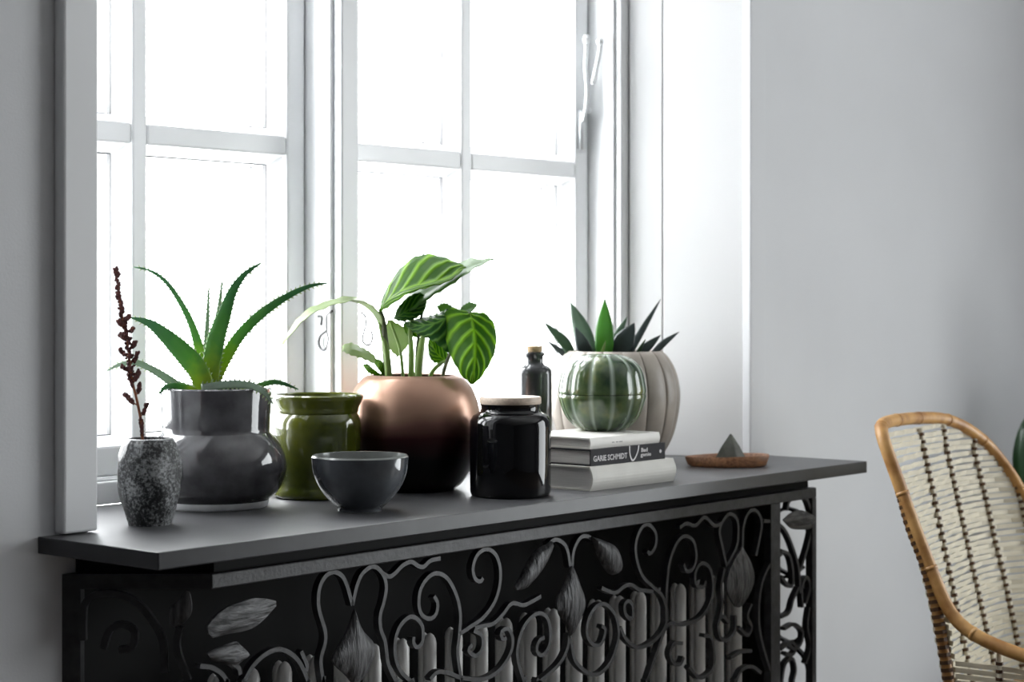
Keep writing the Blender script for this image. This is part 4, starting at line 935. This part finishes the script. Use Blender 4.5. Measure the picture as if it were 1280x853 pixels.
# rear stiles with dark lashing, legs, seat, side panels
for sgn, l0, pts in ((-1, -.02, [(-.009, .043, .79), (-.016, .066, .72), (-.021, .088, .67), (-.024, .108, .60), (-.024, .126, .50), (-.02, .13, .42), (-.015, .10, .20), (-.02, .06, .0)]), (1, .56, [(.556, .075, .74), (.566, .11, .65), (.565, .13, .52), (.56, .13, .42), (.555, .10, .20), (.56, .06, .0)])):
    st_ = cr([CH(l + (.0 if sgn < 0 else 0), f - .009, z) for l, f, z in pts], 70); q = MB(); q.tube(st_, .0085, 10); rl = q.build('rear_leg', 'rattan', ch, smooth=True)
    q = MB()
    for i in range(0, 44): q.tube([st_[i], st_[i].lerp(st_[i + 1], .5)], .0100, 8)
    q.build('binding', 'binding', rl)
    q = MB(); ld = -.06 if sgn < 0 else .60
    q.tube(cr([CH(ld, .52, .47), CH(ld + .005, .525, .40), CH(ld, .54, .2), CH(ld - .005 * sgn, .56, 0)], 20), .0105, 10); q.build('front_leg', 'rattan', ch, smooth=True)
    for kk in range(12):   # side panel strands under the arm
        z = .41 + kk * .0098; q = MB(); fe = .50; n = 8; path = []
        for i in range(n + 1):
            t = i / n; path.append(CH((-.025 if sgn < 0 else .565) + (ld - (-.025 if sgn < 0 else .565)) * t, .13 + (fe - .13) * t, min(z, .535 - .06 * t)))
        q.strap(path, cl_, .0075, .0022); q.build('cane_strand', 'cane', ch)
    for ff in (.20, .30, .40):
        t = (ff - .13) / .37; l = (-.025 if sgn < 0 else .565) + (ld - (-.025 if sgn < 0 else .565)) * t
        q = MB(); q.tube([CH(l, ff, .40), CH(l, ff, .545 - (ff - .2) * .12)], .0045, 7); rb = q.build('rib', 'cane', ch, smooth=True)
        q = MB()
        for i in range(11): q.tube([CH(l, ff, .405 + i * .0118), CH(l, ff, .410 + i * .0118)], .0062, 7)
        q.build('binding', 'binding', rb)
q = MB(); q.tube(cr([CH(-.02, .125, .40), CH(-.055, .35, .40), CH(-.055, .50, .40), CH(.0, .545, .40), (CH(.27, .555, .40)), CH(.54, .545, .40), CH(.595, .50, .40), CH(.595, .35, .40), CH(.56, .125, .40), CH(.40, .095, .40), CH(.27, .085, .40), CH(.14, .095, .40), CH(-.02, .125, .40)], 80), .010, 10); q.build('seat_ring', 'rattan', ch, smooth=True)
for kk in range(40):
    f = .105 + kk * .011; w0 = -.02 - .035 * min(1, (f - .1) / .25); q = MB()
    q.strap([CH(w0, f, .402), CH(.27, f, .398), CH(.54 - w0, f, .402)], UP, .0095, .0025); q.build('seat_strand', 'cane', ch)
# ================================================================== FLOOR PLANT behind the chair
fp = Vector((2.50, -.30, 0))
pl = tag(empty('planter', fp), 'grey round planter on the floor behind the rattan chair', 'pot')
lathe('planter_body', [(0, 0), (.11, 0), (.125, .02), (.155, .28), (.16, .30), (.15, .302), (.145, .27), (0, .27)], fp, 'terracotta', pl, 48)
lathe('soil', [(0, .262), (.142, .262), (.142, .275), (0, .28)], fp, 'soil', pl, 32)
rp = tag(empty('rubber_plant', fp + Vector((0, 0, .28))), 'dark green broad leaved plant behind the rattan chair', 'plant')
q = MB(); stp = cr([fp + Vector((0, 0, .27)), fp + Vector((.01, .01, .6)), fp + Vector((-.01, 0, .9))], 14); q.tube(stp, .009, 8); q.build('stem', 'darkstem', rp, smooth=True)
def broad_leaf(a, tip, wd, side=None):
    a = Vector(a); tip = Vector(tip); n = 14; W = 9; t = (tip - a); sd = (Vector(side) if side else t.cross(UP)).normalized(); nr = sd.cross(t).normalized(); vs = []; fs = []
    for i in range(n):
        s_ = i / (n - 1); w2 = wd / 2 * math.sin(math.pi * min(1, s_ * .93 + .07)) ** .8
        for j in range(W):
            x = j / (W - 1) * 2 - 1; vs.append(a + t * s_ + nr * (.04 * math.sin(math.pi * s_)) + sd * x * w2 + nr * (.18 * wd * x * x) * .6)
    for i in range(n - 1):
        for j in range(W - 1): fs.append((i * W + j, i * W + j + 1, (i + 1) * W + j + 1, (i + 1) * W + j))
    o = obj('leaf', vs, fs, 'rubber', rp, True); so = o.modifiers.new('thickness', 'SOLIDIFY'); so.thickness = .0012
broad_leaf(P(1312, 655, 3.95), P(1283, 518, 3.95), .13, RGT)
q = MB(); q.tube(cr([stp[5], stp[6].lerp(P(1312, 655, 3.95), .5), P(1312, 655, 3.95)], 8), .004, 6); q.build('leaf_stalk', 'darkstem', rp, smooth=True)
random.seed(4)
for i, (ang, h, r) in enumerate(((40, .88, .24), (20, .80, .24), (-30, .78, .26), (-80, .74, .25), (10, .66, .25), (75, .62, .22), (-60, .58, .25), (60, .95, .16), (-20, .97, .15))):
    aa = math.radians(ang); root = stp[min(13, int((h - .35) * 20))]
    if math.sin(aa) > 0 and fp.y + r * math.sin(aa) > -.05: r = (-.06 - fp.y) / math.sin(aa)
    broad_leaf(root, fp + Vector((r * math.cos(aa), r * math.sin(aa), h)), .12)
